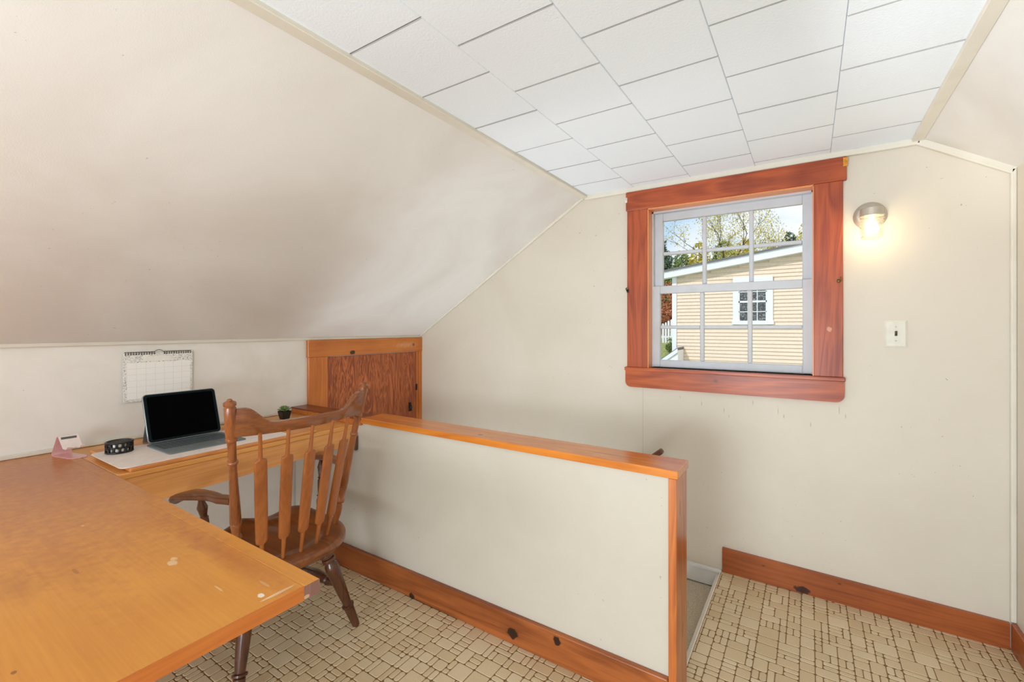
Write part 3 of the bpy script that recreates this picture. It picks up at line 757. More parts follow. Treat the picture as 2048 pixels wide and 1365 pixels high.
# black openwork ring
rg = empty('openwork_bangle', (-2.372, .668, ZM), 'black openwork ring standing on the pale mat', 'bangle')
cx_, cy_, R_ = -2.372, .668, .043
b = MB(); b.tube([(cx_+R_*math.cos(a*PI/24), cy_+R_*math.sin(a*PI/24), ZM+.0035) for a in range(48)], .0035, 8, True)
b.tube([(cx_+R_*math.cos(a*PI/24), cy_+R_*math.sin(a*PI/24), ZM+.042) for a in range(48)], .0035, 8, True)
b.build('hoop', M['lace'], rg, True)
b = MB()
for row in range(2):
    for k in range(13):
        a0 = 2*PI*(k+.5*row)/13; zc_ = ZM+.0135+.019*row
        pts = [(cx_+R_*math.cos(a0+math.cos(q*PI/6)*.23), cy_+R_*math.sin(a0+math.cos(q*PI/6)*.23), zc_+math.sin(q*PI/6)*.0095) for q in range(12)]
        b.tube(pts, .0028, 6, True)
        pts = [(cx_+R_*math.cos(a0+.25+math.cos(q*PI/4)*.07), cy_+R_*math.sin(a0+.25+math.cos(q*PI/4)*.07), zc_+math.sin(q*PI/4)*.004) for q in range(8)]
        b.tube(pts, .0022, 6, True)
b.build('filigree', M['lace'], rg, True)
b = MB(); b.lathe((cx_, cy_, ZM+.003), (cx_, cy_, ZM+.042), [(0, R_-.0035), (1, R_-.0035)], 40, cap=False)
tag(b.build('inner_band', M['silver'], rg, True), 'dull silver lining seen through the filigree')

# tablet in its keyboard case
tl = empty('tablet_computer', (-2.36, .905, ZM), 'black-screened tablet propped on a grey keyboard', 'tablet')
b = MB(); p = rrect(-2.385, -2.145, .762, 1.060, .012)
b.loft([[(x, y, ZM) for x, y in p], [(x, y, ZM+.005) for x, y in p]]); kb = b.build('keyboard', M['keybase'], tl)
b = MB()
for r in range(5):
    nk = 14
    for k in range(nk):
        y0 = .776+k*(.272/nk); x0 = -2.355+r*.0235
        if r == 4 and 3 < k < 9:
            if k == 4: b.box(x0, x0+.019, y0, y0+.272/nk*5-.003, ZM+.005, ZM+.0068, .0008)
            continue
        b.box(x0, x0+.019, y0, y0+.272/nk-.003, ZM+.005, ZM+.0068, .0008)
sub(b, 'key', M['key'], tl, kb)['kind'] = 'stuff'
b = MB(); b.box(-2.232, -2.165, .86, .965, ZM+.0048, ZM+.0056, .0004); sub(b, 'trackpad', M['trackpad'], tl, kb)
# screen slab leaning back
sb = Vector((-2.372, 0, ZM+.010)); sdir = Vector((-.075, 0, .207)).normalized(); snrm = Vector((sdir.z, 0, -sdir.x))
LW, LH = .290, .218
def scr(u, v, d): q = sb+sdir*v+snrm*d; return (q.x, .766+u, q.z)
def slab(u0, u1, v0, v1, r, d0, d1, e=0):
    p = rrect(u0, u1, v0, v1, r); q = rrect(u0+e, u1-e, v0+e, v1-e, max(r-e, .001))
    bb = MB()
    if e: bb.loft([[scr(x, y, d0) for x, y in q], [scr(x, y, d0+e) for x, y in p], [scr(x, y, d1-e) for x, y in p], [scr(x, y, d1) for x, y in q]])
    else: bb.loft([[scr(x, y, d0) for x, y in p], [scr(x, y, d1) for x, y in p]])
    return bb
slab(0, LW, 0, LH, .016, -.010, .0, .0015).build('case_shell', M['alu'], tl, True, auto=A30)
fr = slab(.003, LW-.003, .003, LH-.003, .014, 0, .0010).build('bezel', M['bezel'], tl)
sub(slab(.014, LW-.014, .013, LH-.013, .008, .0010, .0014), 'screen', M['screen'], tl, fr)
# kickstand flap behind
b = MB(); a0 = scr(.012, .135, -.010); a1 = scr(LW-.012, .135, -.010)
b.prism([a0, a1, (-2.478, a1[1], ZM-.002), (-2.478, a0[1], ZM-.002)], (.004, 0, .001)); b.build('kickstand', M['keybase'], tl)

# phone stand
ps = empty('phone_stand', (-2.53, .55, .80), 'empty folded rose-gold phone stand at the table corner by the wall', 'phone stand')
def ribbon(prof, y0, y1, th=.003):
    """bent sheet: profile (x,z) points, width along y (y offset per point allowed)"""
    L = [Vector((x, 0, z)) for x, z in prof]; out = []
    for i, p_ in enumerate(L):
        t = (L[min(i+1, len(L)-1)]-L[max(i-1, 0)]).normalized(); n = Vector((-t.z, 0, t.x))
        a = p_+n*th/2; c = p_-n*th/2
        k = (p_.x+2.592)*.26; out.append([(a.x, y0+k, a.z), (a.x, y1+k, a.z), (c.x, y1+k, c.z), (c.x, y0+k, c.z)])
    return MB().loft(out)
bend = [(-2.592+.008*(1-math.sin(q*PI/12)), .8015+.008*(1-math.cos(q*PI/12))) for q in range(0, 6)]
ribbon([(-2.490, .8017), (-2.584, .8017), (-2.590, .8035), (-2.592, .808), (-2.589, .82), (-2.561, .878), (-2.558, .8825), (-2.554, .884)], .512, .572).build('folded_body', M['pink'], ps, True, auto=math.radians(50))
p = [(-2.492, .538), (-2.478, .546), (-2.466, .590), (-2.492, .598)]
b = MB(); b.loft([[(x, y, .8002) for x, y in p], [(x, y, .8032) for x, y in p]]); b.build('base_tip', M['pink'], ps)
ribbon([(-2.554, .884), (-2.550, .8825), (-2.520, .836)], .512, .572).build('face_plate', M['pinkw'], ps)
b = MB(); mtp = None
q0 = Vector((-2.5485, 0, .880)); dn = (Vector((-2.520, 0, .836))-q0).normalized(); nn_ = Vector((-dn.z, 0, dn.x))
qa = q0+dn*.001+nn_*.0018; qb = q0+dn*.010+nn_*.0018
b.prism([(qa.x, .530, qa.z), (qa.x, .577, qa.z), (qb.x, .577, qb.z), (qb.x, .530, qb.z)], tuple(nn_*.0015)); b.build('rubber_pad', M['greypad'], ps)
for y0, y1 in ((.516, .530), (.556, .570)):
    ribbon([(-2.522, .838), (-2.518, .834), (-2.506, .838), (-2.502, .845)], y0, y1, .0028).build('lip', M['pinkw'], ps)

# potted succulent
pl = empty('potted_succulent', (-2.541, 1.466, .80), 'tiny green succulent in a square black pot', 'potted plant')
px_, py_ = -2.541, 1.466
b = MB(); b.loft([[(px_+sx*h, py_+sy*h, z) for sx, sy in ((-1, -1), (1, -1), (1, 1), (-1, 1))] for h, z in ((.016, .7995), (.019, .801), (.026, .840), (.0265, .846), (.0235, .846), (.022, .838))])
bm_ = b; bm_.build('pot', M['pot'], pl)
b = MB(); b.box(px_-.023, px_+.023, py_-.023, py_+.023, .836, .842); b.build('soil', M['soil'], pl)
rs = random.Random(5)
for ring_, (cnt, el, ln) in enumerate(((9, .25, .040), (8, .62, .033), (6, 1.0, .024), (4, 1.35, .015))):
    for k in range(cnt):
        a = 2*PI*(k+.5*ring_)/cnt+rs.uniform(-.1, .1); el_ = el+rs.uniform(-.08, .08)
        d = Vector((math.cos(a)*math.cos(el_), math.sin(a)*math.cos(el_), math.sin(el_))); s_ = Vector((-math.sin(a), math.cos(a), 0)); n_ = d.cross(s_)
        o_ = Vector((px_, py_, .843+.003*ring_)); secs = []
        for t, wd, th in ((0, .003, .0015), (.35, .0075, .003), (.7, .009, .003), (.9, .005, .002), (1, .0004, .0004)):
            c = o_+d*ln*t+Vector((0, 0, .006*t*t))
            secs.append([tuple(c+s_*wd), tuple(c+n_*th), tuple(c-s_*wd), tuple(c-n_*th)])
        MB().loft(secs).build('leaf', M['succ'], pl, True)

# wall calendar
cl = empty('wall_calendar', CAL_O, 'spiral-bound floral wall calendar hanging behind the tablet', 'calendar')
def cpt(y, z):
    t = (1.206-z)/.228; x = XL+.006+((.007*(1-(y-.765)/.285))-.002*((y-.765)/.285))*t
    return (x+.0042, y, z)
def cgrid(y0, y1, z0, z1, h0, h1, ny=8, nz=8):
    b = MB(); lay = []
    for h in (h0, h1):
        lay.append([[b.bm.verts.new((lambda c: (c[0]+h, c[1], c[2]))(cpt(y0+(y1-y0)*i/ny, z0+(z1-z0)*j/nz))) for i in range(ny+1)] for j in range(nz+1)])
    for L_ in lay:
        for j in range(nz):
            for i in range(ny): b.bm.faces.new((L_[j][i], L_[j][i+1], L_[j+1][i+1], L_[j+1][i]))
    A_, B_ = lay
    for i in range(ny):
        for j in (0, nz): b.bm.faces.new((A_[j][i], A_[j][i+1], B_[j][i+1], B_[j][i]))
    for j in range(nz):
        for i in (0, ny): b.bm.faces.new((A_[j][i], A_[j+1][i], B_[j+1][i], B_[j][i]))
    return b
pg = cgrid(.765, 1.049, .978, 1.206, -.004, 0).build('pages', M['cal_flower'], cl)
def csheet(y0, y1, z0, z1, mat, nm, h=.0006):
    sub(cgrid(y0, y1, z0, z1, .0001, h), nm, mat, cl, pg)
csheet(CAL_Y0, CAL_Y1, CAL_Z0, CAL_Z1, M['cal_grid'], 'day_grid')
csheet(.842, .957, 1.166, 1.190, M['paper'], 'title_panel')
b = MB()
for k in range(27):
    y = .774+k*.0102
    if 11.4 < k < 14.6: continue
    b.tube([(XL+.0105+.0045*math.cos(q*PI/4), y, 1.2045+.0055*math.sin(q*PI/4)) for q in range(8)], .0009, 5, True)
b.tube([(XL+.009, .770, 1.211), (XL+.009, .888, 1.211), (XL+.010, .893, 1.217), (XL+.010, .905, 1.2215), (XL+.010, .917, 1.217), (XL+.009, .922, 1.211), (XL+.009, 1.043, 1.211)], .0012, 6)
b.build('wire_binding', M['blackiron'], cl, True)
b = MB()
for k in range(27):
    y = .774+k*.0102
    if 11.4 < k < 14.6: continue
    b.box(XL+.0102, XL+.0110, y-.0024, y+.0024, 1.1985, 1.2035)
sub(b, 'punched_hole', M['black'], cl, pg)['kind'] = 'stuff'

# ------------------------------------------------------------------ arrow-back windsor armchair
ch = empty('windsor_chair', (-1.87, 1.03, 0), 'dark walnut arrow-back Windsor armchair pushed up to the desk', 'chair')
V = Vector
seatc = V((-1.872, 1.045, .45)); srot = math.radians(2)
def seat_out(a, s=1.0):
    # a=0 towards back (+X), a=pi towards front (-X)
    c, sn = math.cos(a), math.sin(a)
    if c >= 0: x = .268*abs(c)**.92; y = .262*abs(sn)**.86
    else: x = -.296*abs(c)**.34; y = .262*abs(sn)**.46
    y = math.copysign(y, sn)
    return V((x*s, y*s, 0))
def seat_top(x, y):
    front = max(0, min(1, (-x+.02)/.26)); r = math.sqrt((x/.27)**2+(y/.262)**2)
    z = 0
    if x > -.05: lim = .74
    else: lim = .80+.14*front
    dish = max(0, min(1, (lim-r)/.22)); dish = dish*dish*(3-2*dish)
    z -= .020*dish
    z += .014*math.exp(-(y/.045)**2)*front**2
    z -= .020*front**3*math.exp(-((abs(y)-.12)/.07)**2); z += .010*front*max(0, abs(y)/.262-.6)/.4
    return z
b = MB(); NA = 64; rings = []
RS = [.0, .15, .3, .45, .55, .62, .68, .74, .80, .86, .92, .965, .99, 1.0]
cen = b.bm.verts.new(seatc+V((0, 0, seat_top(0, 0)))); 
for s_ in RS[1:]:
    rg_ = []
    for i in range(NA):
        p_ = seat_out(2*PI*i/NA, s_); z = seat_top(p_.x, p_.y)
        if s_ > .96: z -= (.002 if s_ < .98 else .005 if s_ < .995 else .012)
        rg_.append(b.bm.verts.new(seatc+V((p_.x, p_.y, z))))
    rings.append(rg_)
for s_, z in ((1.0, -.026), (.97, -.038), (.88, -.044)):
    rings.append([b.bm.verts.new(seatc+V((*seat_out(2*PI*i/NA, s_)[:2], z))) for i in range(NA)])
for i in range(NA): b.bm.faces.new((cen, rings[0][i], rings[0][(i+1) % NA]))
for a_, c_ in zip(rings, rings[1:]):
    for i in range(NA): b.bm.faces.new((a_[i], c_[i], c_[(i+1) % NA], a_[(i+1) % NA]))
b.bm.faces.new(rings[-1])
b.build('seat', M['chair_seat'], ch, True)
POST = [(0, .011), (.03, .012), (.075, .0165), (.12, .0165), (.155, .0125), (.165, .019), (.180, .019), (.19, .0135), (.23, .0165), (.268, .0190), (.272, .0175), (.278, .0192), (.284, .0175), (.29, .0190),
        (.38, .0175), (.5, .0145), (.61, .0128), (.633, .0132), (.637, .0170), (.643, .0176), (.649, .0170), (.653, .0132), (.70, .0136), (.755, .0140), (.763, .0140), (.768, .0182), (.776, .0186), (.784, .0176), (.788, .0160), (.80, .0178), (.83, .0184), (.95, .0184), (.958, .0140), (.963, .0140), (.967, .0195), (.978, .0195), (.985, .013), (.990, .0075), (.994, .0085), (.998, .006), (1, .001)]
PL = (V((-1.790, .852, .445)), V((-1.605, .738, 1.092)))
PR = (V((-1.782, 1.262, .445)), V((-1.612, 1.290, 1.094)))
for P in (PL, PR):
    b = MB(); b.lathe(P[0], P[1], POST, 22); b.build('back_post', M['chair_mid'], ch, True, auto=math.radians(50))
# crest rail
def crest_c(t):
    a = PL[0].lerp(PL[1], .868); c = PR[0].lerp(PR[1], .868)
    p_ = a.lerp(c, t); bow = .055*(1-(2*t-1)**2)
    return V((p_.x+bow, p_.y, 0))
b = MB(); secs = []
for i in range(41):
    t = .018+.964*i/40; c = crest_c(t); d = (crest_c(min(1, t+.01))-crest_c(max(0, t-.01))).normalized(); n_ = V((d.y, -d.x, 0))
    e = abs(2*t-1)
    zt = .995 + .062*(max(0, min(1, (e-.52)/.36))**2*(3-2*max(0, min(1, (e-.52)/.36))))
    zb = .957 - .004*(1-e*e)
    lean = .25
    pts = []
    for dn_, z in ((-.011, zb+.002), (.011, zb), (.0125, zb+.005), (.0125, zt-.004), (.009, zt), (-.009, zt), (-.0125, zt-.004), (-.0125, zb+.006)):
        pts.append(tuple(c+n_*dn_+V(((z-1.0)*lean, 0, z))))
    secs.append(pts)
b.loft(secs); b.build('crest_rail', M['chair_crest'], ch, True, auto=math.radians(50))
# arrow spindles
bases = [(-1.700, .895), (-1.681, .964), (-1.670, 1.030), (-1.679, 1.103), (-1.711, 1.172)]
tops = [V((-1.580, .825, .965)), V((-1.555, .912, .965)), V((-1.545, 1.000, .965)), V((-1.555, 1.092, .965)), V((-1.578, 1.180, .965))]
def spindle(p0, p1):
    secs = []; ax = (p1-p0); L = ax.length; ax.normalize()
    s_ = V((.0, 1, 0)); c0 = p0.lerp(p1, .5)
    # paddle width direction follows the curve of the back
    s_ = (V((0, 1, 0))+V((1, 0, 0))*(-(c0.y-1.01)*.9)).normalized(); s_ = (s_-ax*s_.dot(ax)).normalized(); n_ = ax.cross(s_)
    prof = [(0, .0065, .0065), (.165, .0080, .0080), (.17, .0082, .0078), (.185, .0195, .008), (.20, .0215, .0085), (.5, .0222, .0080), (.775, .0216, .0075), (.800, .0214, .0075), (.806, .0200, .0075), (.813, .0090, .0074), (.826, .0076, .0072), (.87, .0068, .0068), (1, .0058, .0058)]
    for t, wd, th in prof:
        c = p0+ax*(L*t); N_ = 14; flat = .35 if wd > .01 else 1
        sec = []
        for k in range(N_):
            a = 2*PI*k/N_; ca, sa = math.cos(a), math.sin(a)
            ex = .45 if wd > .01 else 1
            sec.append(tuple(c+s_*(math.copysign(abs(ca)**ex, ca)*wd)+n_*(math.copysign(abs(sa)**(.8), sa)*th)))
        secs.append(sec)
    return MB().loft(secs)
for (x, y), t in zip(bases, tops):
    spindle(V((x, y, .445)), t).build('arrow_spindle', M['chair_splat'], ch, True, auto=math.radians(45))
# legs
def leg(p0, p1):
    prof = [(0, .013), (.02, .0145), (.10, .0165), (.17, .0185), (.215, .019), (.225, .015), (.232, .0235), (.247, .0235), (.255, .016), (.27, .0165), (.40, .0205), (.55, .0235), (.66, .0262), (.71, .0245), (.735, .0165), (.742, .0165), (.748, .0240), (.765, .0262), (.782, .0240), (.789, .0165), (.795, .0165), (.802, .0240), (.820, .0255), (.838, .0235), (.847, .0145), (.88, .020), (.90, .0205), (.915, .016), (.93, .0195), (.96, .0195), (.97, .016), (1, .0155)]
    prof = [(t, r*1.1) for t, r in prof]; return MB().lathe(p0, p1, prof, 22)
LEGS = {'rr': (V((-1.690, 1.306, 0)), V((-1.768, 1.178, .415))), 'rl': (V((-1.660, .785, 0)), V((-1.765, .885, .415))),
        'fr': (V((-2.160, 1.315, 0)), V((-2.060, 1.205, .412))), 'fl': (V((-2.150, .765, 0)), V((-2.055, .875, .412)))}
for k, (a_, c_) in LEGS.items():
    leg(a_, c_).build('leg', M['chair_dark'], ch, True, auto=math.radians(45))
def stretch(p0, p1):
    prof = [(0, .009), (.06, .011), (.14, .013), (.20, .018), (.22, .013), (.235, .019), (.25, .013), (.32, .018), (.45, .0225), (.5, .023), (.55, .0225), (.68, .018), (.75, .013), (.765, .019), (.78, .013), (.80, .018), (.86, .013), (.94, .011), (1, .009)]
    prof = [(t, r*1.15) for t, r in prof]; return MB().lathe(p0, p1, prof, 18)
sr = (LEGS['rr'][0].lerp(LEGS['rr'][1], .47), LEGS['fr'][0].lerp(LEGS['fr'][1], .38))
sl = (LEGS['rl'][0].lerp(LEGS['rl'][1], .47), LEGS['fl'][0].lerp(LEGS['fl'][1], .38))
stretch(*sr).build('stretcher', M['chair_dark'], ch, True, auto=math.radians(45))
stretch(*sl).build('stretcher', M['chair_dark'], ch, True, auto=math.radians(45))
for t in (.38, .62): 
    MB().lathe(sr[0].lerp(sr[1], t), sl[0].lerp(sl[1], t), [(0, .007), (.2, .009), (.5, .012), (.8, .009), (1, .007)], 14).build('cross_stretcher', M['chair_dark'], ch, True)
# arms
def arm(pj_, mid, tip, side):
    """flat scrolled arm; centre line from post joint to tip"""
    P_ = [V(pj_), V(pj_).lerp(V(mid), .5)+V((0, side*.006, -.004)), V(mid), V(mid).lerp(V(tip), .5), V(tip)]
    secs = []; n = 24
    for i in range(n+1):
        t = i/n; f = t*(len(P_)-1); k = min(int(f), len(P_)-2); c = P_[k].lerp(P_[k+1], f-k)
        wd = .013+.006*t/.45 if t < .45 else .019+.024*min(1, ((t-.45)/.30))**1.2
        if t > .90: wd *= math.sqrt(max(.08, 1-((t-.90)/.10)**2))
        th = .0165-.003*t
        # scroll rolls down at the front
        roll = max(0, (t-.80)/.20); c = c+V((0, 0, -.030*roll**2+.008*math.sin(min(1, t/.8)*PI)))
        sec = []
        for q in range(12):
            a = 2*PI*q/12; ca, sa = math.cos(a), math.sin(a)
            sec.append((c.x, c.y+math.copysign(abs(ca)**.6, ca)*wd, c.z+math.copysign(abs(sa)**.7, sa)*th))
        secs.append(sec)
    return MB().loft(secs)
jl = PL[0].lerp(PL[1], .405); jr = PR[0].lerp(PR[1], .405)
AL = [(jl.x-.008, jl.y-.004, jl.z+.004), (-1.84, .780, .702), (-2.010, .737, .702)]
AR = [(jr.x-.008, jr.y+.004, jr.z), (-1.90, 1.325, .700), (-2.085, 1.352, .700)]
arm(*AL, -1).build('arm', M['chair_arm'], ch, True, auto=math.radians(50))
arm(*AR, 1).build('arm', M['chair_arm'], ch, True, auto=math.radians(50))
ARMP = [(0, .009), (.05, .0105), (.18, .0155), (.28, .017), (.34, .012), (.36, .017), (.38, .012), (.46, .0135), (.62, .015), (.645, .011), (.66, .0155), (.685, .011), (.74, .0135), (.84, .0178), (.85, .018), (.87, .0165), (.96, .0105), (1, .0100)]
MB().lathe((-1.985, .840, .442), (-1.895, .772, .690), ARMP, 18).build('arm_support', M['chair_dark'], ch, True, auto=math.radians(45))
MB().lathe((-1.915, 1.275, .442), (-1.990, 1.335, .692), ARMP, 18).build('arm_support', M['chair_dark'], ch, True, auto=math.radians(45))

# ------------------------------------------------------------------ outside
YH = 11.0
hs = empty('neighbour_house', (0, YH, -2.7), 'cream clapboard house with white trim seen through the window', 'house')
HX0, HX1 = -2.60, 6.0
def rake_z(x): return 2.462+(x+2.897)*.1375 if x < 4.3 else 2.462+(4.3+2.897)*.1375-(x-4.3)*.1375
b = MB(); b.box(HX0-.05, HX1, YH+.02, YH+7, -2.7, 2.45).prism([(HX0-.05, YH+.02, 2.45), (HX1, YH+.02, 2.45), (HX1, YH+.02, rake_z(HX1)), (4.3, YH+.02, rake_z(4.3)), (HX0-.05, YH+.02, rake_z(HX0))], (0, 6.9, 0))
b.build('wall', M['siding'], hs)
ex = .0785; z = -.2; n = 0
while z < 3.4:
    x0 = HX0
    if z+ex > rake_z(HX0)+.04: x0 = (z+ex-2.462)/.1375-2.897-.15
    if x0 < 3.0:
        b = MB(); b.prism([(x0, YH+.02, z), (x0, YH-.026, z), (x0, YH-.024, z+.010), (x0, YH-.004, z+ex+.004), (x0, YH+.02, z+ex+.004)], (HX1-x0 if z < 2.5 else 4.2-x0, 0, 0))
        b.build('siding_board', M['siding'], hs)
    z += ex
b = MB(); b.box(HX0-.10, HX0, YH-.05, YH+.05, -2.7, 2.50, .004); b.build('corner_board', M['exttrim'], hs)
b = MB(); b.prism([(-2.95, YH-.22, rake_z(-2.95)), (4.3, YH-.22, rake_z(4.3)), (4.3, YH-.22, rake_z(4.3)+.155), (-2.95, YH-.22, rake_z(-2.95)+.155)], (0, .06, 0)); b.build('rake_board', M['exttrim'], hs)
b = MB(); b.prism([(-2.90, YH-.16, rake_z(-2.90)), (4.3, YH-.16, rake_z(4.3)), (4.3, YH-.16, rake_z(4.3)+.02), (-2.90, YH-.16, rake_z(-2.90)+.02)], (0, .18, 0)); b.build('soffit', M['exttrim'], hs)
b = MB(); b.prism([(-3.02, YH-.26, rake_z(-3.02)+.156), (4.3, YH-.26, rake_z(4.3)+.156), (4.3, YH-.26, rake_z(4.3)+.19), (-3.02, YH-.26, rake_z(-3.02)+.19)], (0, 7.3, 0)); b.build('roof', M['roofing'], hs)
# its window
wx0, wx1, wz0, wz1 = -1.289, -.754, 1.472, 2.300
b = MB(); b.box(wx0-.115, wx0, YH-.065, YH, wz0-.085, wz1+.10, .004).box(wx1, wx1+.115, YH-.065, YH, wz0-.085, wz1+.10, .004).box(wx0-.115, wx1+.115, YH-.07, YH, wz1, wz1+.115, .004).box(wx0-.13, wx1+.13, YH-.09, YH, wz0-.085, wz0, .004)
hw_ = b.build('window', M['exttrim'], hs)
b = MB(); b.box(wx0, wx1, YH-.040, YH-.034, wz0, wz1); sub(b, 'pane', M['darkglass'], hs, hw_)
b = MB()
for k in (1, 2): x = wx0+(wx1-wx0)*k/3; b.box(x-.008, x+.008, YH-.050, YH-.038, wz0, wz1)
for z, h in ((1.665, .008), (1.882, .020), (2.095, .008)): b.box(wx0, wx1, YH-.052, YH-.038, z-h, z+h)
b.box(wx0, wx0+.02, YH-.052, YH-.038, wz0, wz1).box(wx1-.02, wx1, YH-.052, YH-.038, wz0, wz1)
sub(b, 'glazing_bar', M['exttrim'], hs, hw_)
# lower window head just visible at the bottom of the view
b = MB(); b.box(-1.42, -.62, YH-.05, YH, -.1, .405, .004); b.build('lower_window_head', M['exttrim'], hs)

# ground
b = MB()
gx, gy = 30, 24; gv = []
def gz(x, y):
    t = max(0, min(1, (y-12)/9)); t = t*t*(3-2*t)
    return -2.72+3.3*t+.004*(max(0, y-21))
ys = [3.2, 6, 9, 11, 12, 13, 14, 15, 16, 17, 18, 19, 20, 21, 24, 30, 40, 60, 90]
xs_ = [-70, -45, -30, -20, -14, -10, -7, -4, -1, 2, 6, 12, 20, 35, 60]
grid = [[b.bm.verts.new((x, y, gz(x, y))) for x in xs_] for y in ys]
for j in range(len(ys)-1):
    for i in range(len(xs_)-1): b.bm.faces.new((grid[j][i], grid[j][i+1], grid[j+1][i+1], grid[j+1][i]))
struct(b, 'ground', M['grass'], 'sloping lawn outside beyond the neighbouring house', 'lawn', True)

def tree(name, x, y, h, rad, mat, label, n=900, leaf=.16, trunk_h=.35, seed=1, squash=1.0, branches=6, zb=None, cat='tree', group=None):
    r = random.Random(seed); z0 = gz(x, y)-.05
    t = empty(name, (x, y, z0), label, cat, group)
    b = MB(); ends = []
    def limb(p, d, L, rr, lv):
        pts = [p]; rs_ = [rr]; q = p.copy(); dd = d.copy()
        for k in range(4):
            dd = (dd+V((r.uniform(-.18, .18), r.uniform(-.18, .18), r.uniform(-.02, .12)))).normalized(); q = q+dd*L/4; pts.append(q.copy()); rs_.append(rr*(1-.16*(k+1)))
        b.tube(pts, rr, 6, rr=rs_); ends.extend(pts[2:])
        if lv > 0:
            for k in range(3):
                a = r.uniform(0, 2*PI); nd = (dd+V((math.cos(a)*.75, math.sin(a)*.75, r.uniform(-.1, .35)))).normalized()
                limb(pts[r.choice((2, 3, 4))], nd, L*.68, rr*.42, lv-1)
    b.tube([(x, y, z0), (x+.03, y, z0+h*trunk_h*.5), (x, y+.02, z0+h*trunk_h)], h*.013, 8)
    for k in range(branches):
        a = 2*PI*k/branches+r.uniform(-.3, .3); el = r.uniform(.6, 1.3)
        limb(V((x, y, z0+h*trunk_h*r.uniform(.8, 1))), V((math.cos(a)*math.cos(el), math.sin(a)*math.cos(el), math.sin(el))), h*.30, h*.006, 2)
    b.build('trunk', M['bark'], t, True)
    vs, fs = [], []
    zc = z0+h*(.5+trunk_h*.5); hz = h*(1-trunk_h)*.5*squash
    for i in range(n):
        if r.random() < .6 and ends:
            e = r.choice(ends); c = e+V((r.gauss(0, 1), r.gauss(0, 1), r.gauss(0, .8)))*rad*.14
        else:
            while True:
                q = V((r.uniform(-1, 1), r.uniform(-1, 1), r.uniform(-1, 1)))
                if .35 < q.length < 1 and mnoise.noise(q*2.2+V((seed*3.1, 0, 0))) > -.12: break
            c = V((x+q.x*rad, y+q.y*rad, zc+q.z*hz))
        u = V((r.gauss(0, 1), r.gauss(0, 1), r.gauss(0, 1))).normalized(); v_ = u.orthogonal().normalized(); s_ = leaf*r.uniform(.6, 1.3)
        k = len(vs); vs += [tuple((c+u*s_-Vector(t.location))), tuple(c+v_*s_*.5-Vector(t.location)), tuple(c-u*s_-Vector(t.location)), tuple(c-v_*s_*.5-Vector(t.location))]; fs.append((k, k+1, k+2, k+3))
    me = bpy.data.meshes.new('foliage'); me.from_pydata(vs, [], fs); me.materials.append(mat); me.update()
    o = bpy.data.objects.new('foliage', me); COL.objects.link(o); o.parent = t; o['kind'] = 'stuff'
    return t
def at(px, depthY):
    d = fwd*905+rgt*(px-1024); return d.x/d.y*depthY
def treepx(name, px, ytop, wpx, Y, mat, label, seed, n=7500, leaf=.115, trunk_h=.1, branches=6, cat='tree'):
    x = at(px, Y); dep = V((x, Y, 0)).dot(fwd); zt = 1.33+(655-ytop)*dep/905; h = zt-gz(x, Y)
    return tree(name, x, Y, h, wpx*dep/905/2, mat, label, n, leaf*dep/30, trunk_h, seed, branches=branches, cat=cat)
treepx('autumn_tree', 1450, 372, 86, 24, M['leaf_y'], 'tall sparse yellowing tree with forked bare branches above the roof', 11, 5200, .055, .42, 4)
treepx('autumn_tree', 1536, 424, 84, 29, M['leaf_y'], 'yellow-green tree right of the forked one, above the roof', 12, 8000, .06, .3)
treepx('maple_tree', 1612, 440, 44, 34, M['leaf_y'], 'yellow tree at the right edge of the window view', 13, 4000, .07, .3)
treepx('evergreen_tree', 1322, 476, 50, 42, M['leaf_d'], 'dark green tree at the left edge of the window view', 14)
treepx('hedge_tree', 1362, 500, 54, 37.2, M['leaf_g'], 'round green tree just above the low end of the roof', 15)
treepx('hedge_tree', 1400, 482, 52, 33, M['leaf_y'], 'dense yellow-leaved tree above the low end of the roof', 16)
treepx('hedge_tree', 1448, 480, 66, 48, M['leaf_g'], 'broad green tree behind the forked bare one', 17)
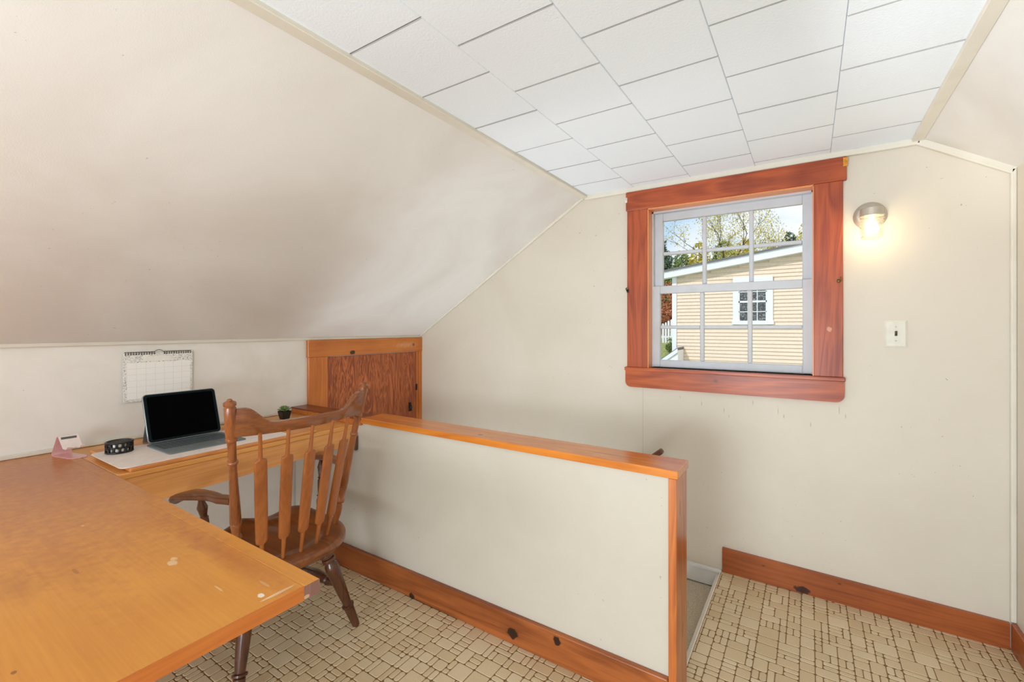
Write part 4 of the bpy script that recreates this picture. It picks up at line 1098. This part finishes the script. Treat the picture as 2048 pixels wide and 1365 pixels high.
treepx('hedge_tree', 1492, 474, 60, 38.5, M['leaf_y'], 'low yellow-green tree peeking over the middle of the roof', 18)
treepx('evergreen_tree', 1578, 462, 44, 55, M['leaf_d'], 'dark green tree peeking over the high end of the roof', 19)
treepx('russet_shrub', 1334, 560, 44, 25, M['leaf_r'], 'tall russet shrub beyond the white fence', 20, 3000, .09, .05, cat='shrub')
treepx('green_shrub', 1340, 672, 14, 19.3, M['leaf_g'], 'small green shrub on the lawn before the fence', 21, 800, .05, .05, cat='shrub')
# white picket fence
fn = empty('picket_fence', (at(1330, 22), 22, gz(0, 22)), 'white picket fence on the lawn beside the neighbouring house', 'fence')
fx0 = at(1330, 22)-3; zf = gz(0, 22)
for k in range(34):
    x = fx0+k*.13; hgt = .98+.1*math.sin(k*.8)
    b = MB(); b.prism([(x, 22, zf), (x+.09, 22, zf), (x+.09, 22, zf+hgt), (x+.045, 22, zf+hgt+.06), (x, 22, zf+hgt)], (0, .02, 0)); b.build('picket', M['white_fence'], fn)
for zz in (.25, .75):
    b = MB(); b.box(fx0, fx0+4.5, 22.02, 22.06, zf+zz, zf+zz+.08); b.build('rail', M['white_fence'], fn)
# bulkhead roof corner low beside the house
bk = empty('porch_roof', (at(1335, 10.2), 10.4, -2.7), 'low pale porch roof corner beside the neighbouring house', 'porch roof')
xr = at(1346, 10.4); xl = at(1322, 10.4)
b = MB(); b.prism([(xl-.3, 10.4, .40), (xr+.1, 10.4, .88), (xr+.1, 10.4, .83), (xl-.3, 10.4, .35)], (0, .6, 0)); b.build('roof_slab', M['roofing'], bk)
b = MB(); b.prism([(xl-.32, 10.38, .36), (xr+.1, 10.38, .86), (xr+.1, 10.38, .77), (xl-.32, 10.38, .27)], (0, .03, 0)); b.build('fascia', M['exttrim'], bk)
b = MB(); b.prism([(xl-.2, 10.42, -2.7), (xr+.1, 10.42, -2.7), (xr+.1, 10.42, .82), (xl-.2, 10.42, .36)], (0, .55, 0)); b.build('porch_wall', M['exttrim'], bk)

for o in bpy.data.objects:
    if '_o' in o: del o['_o']
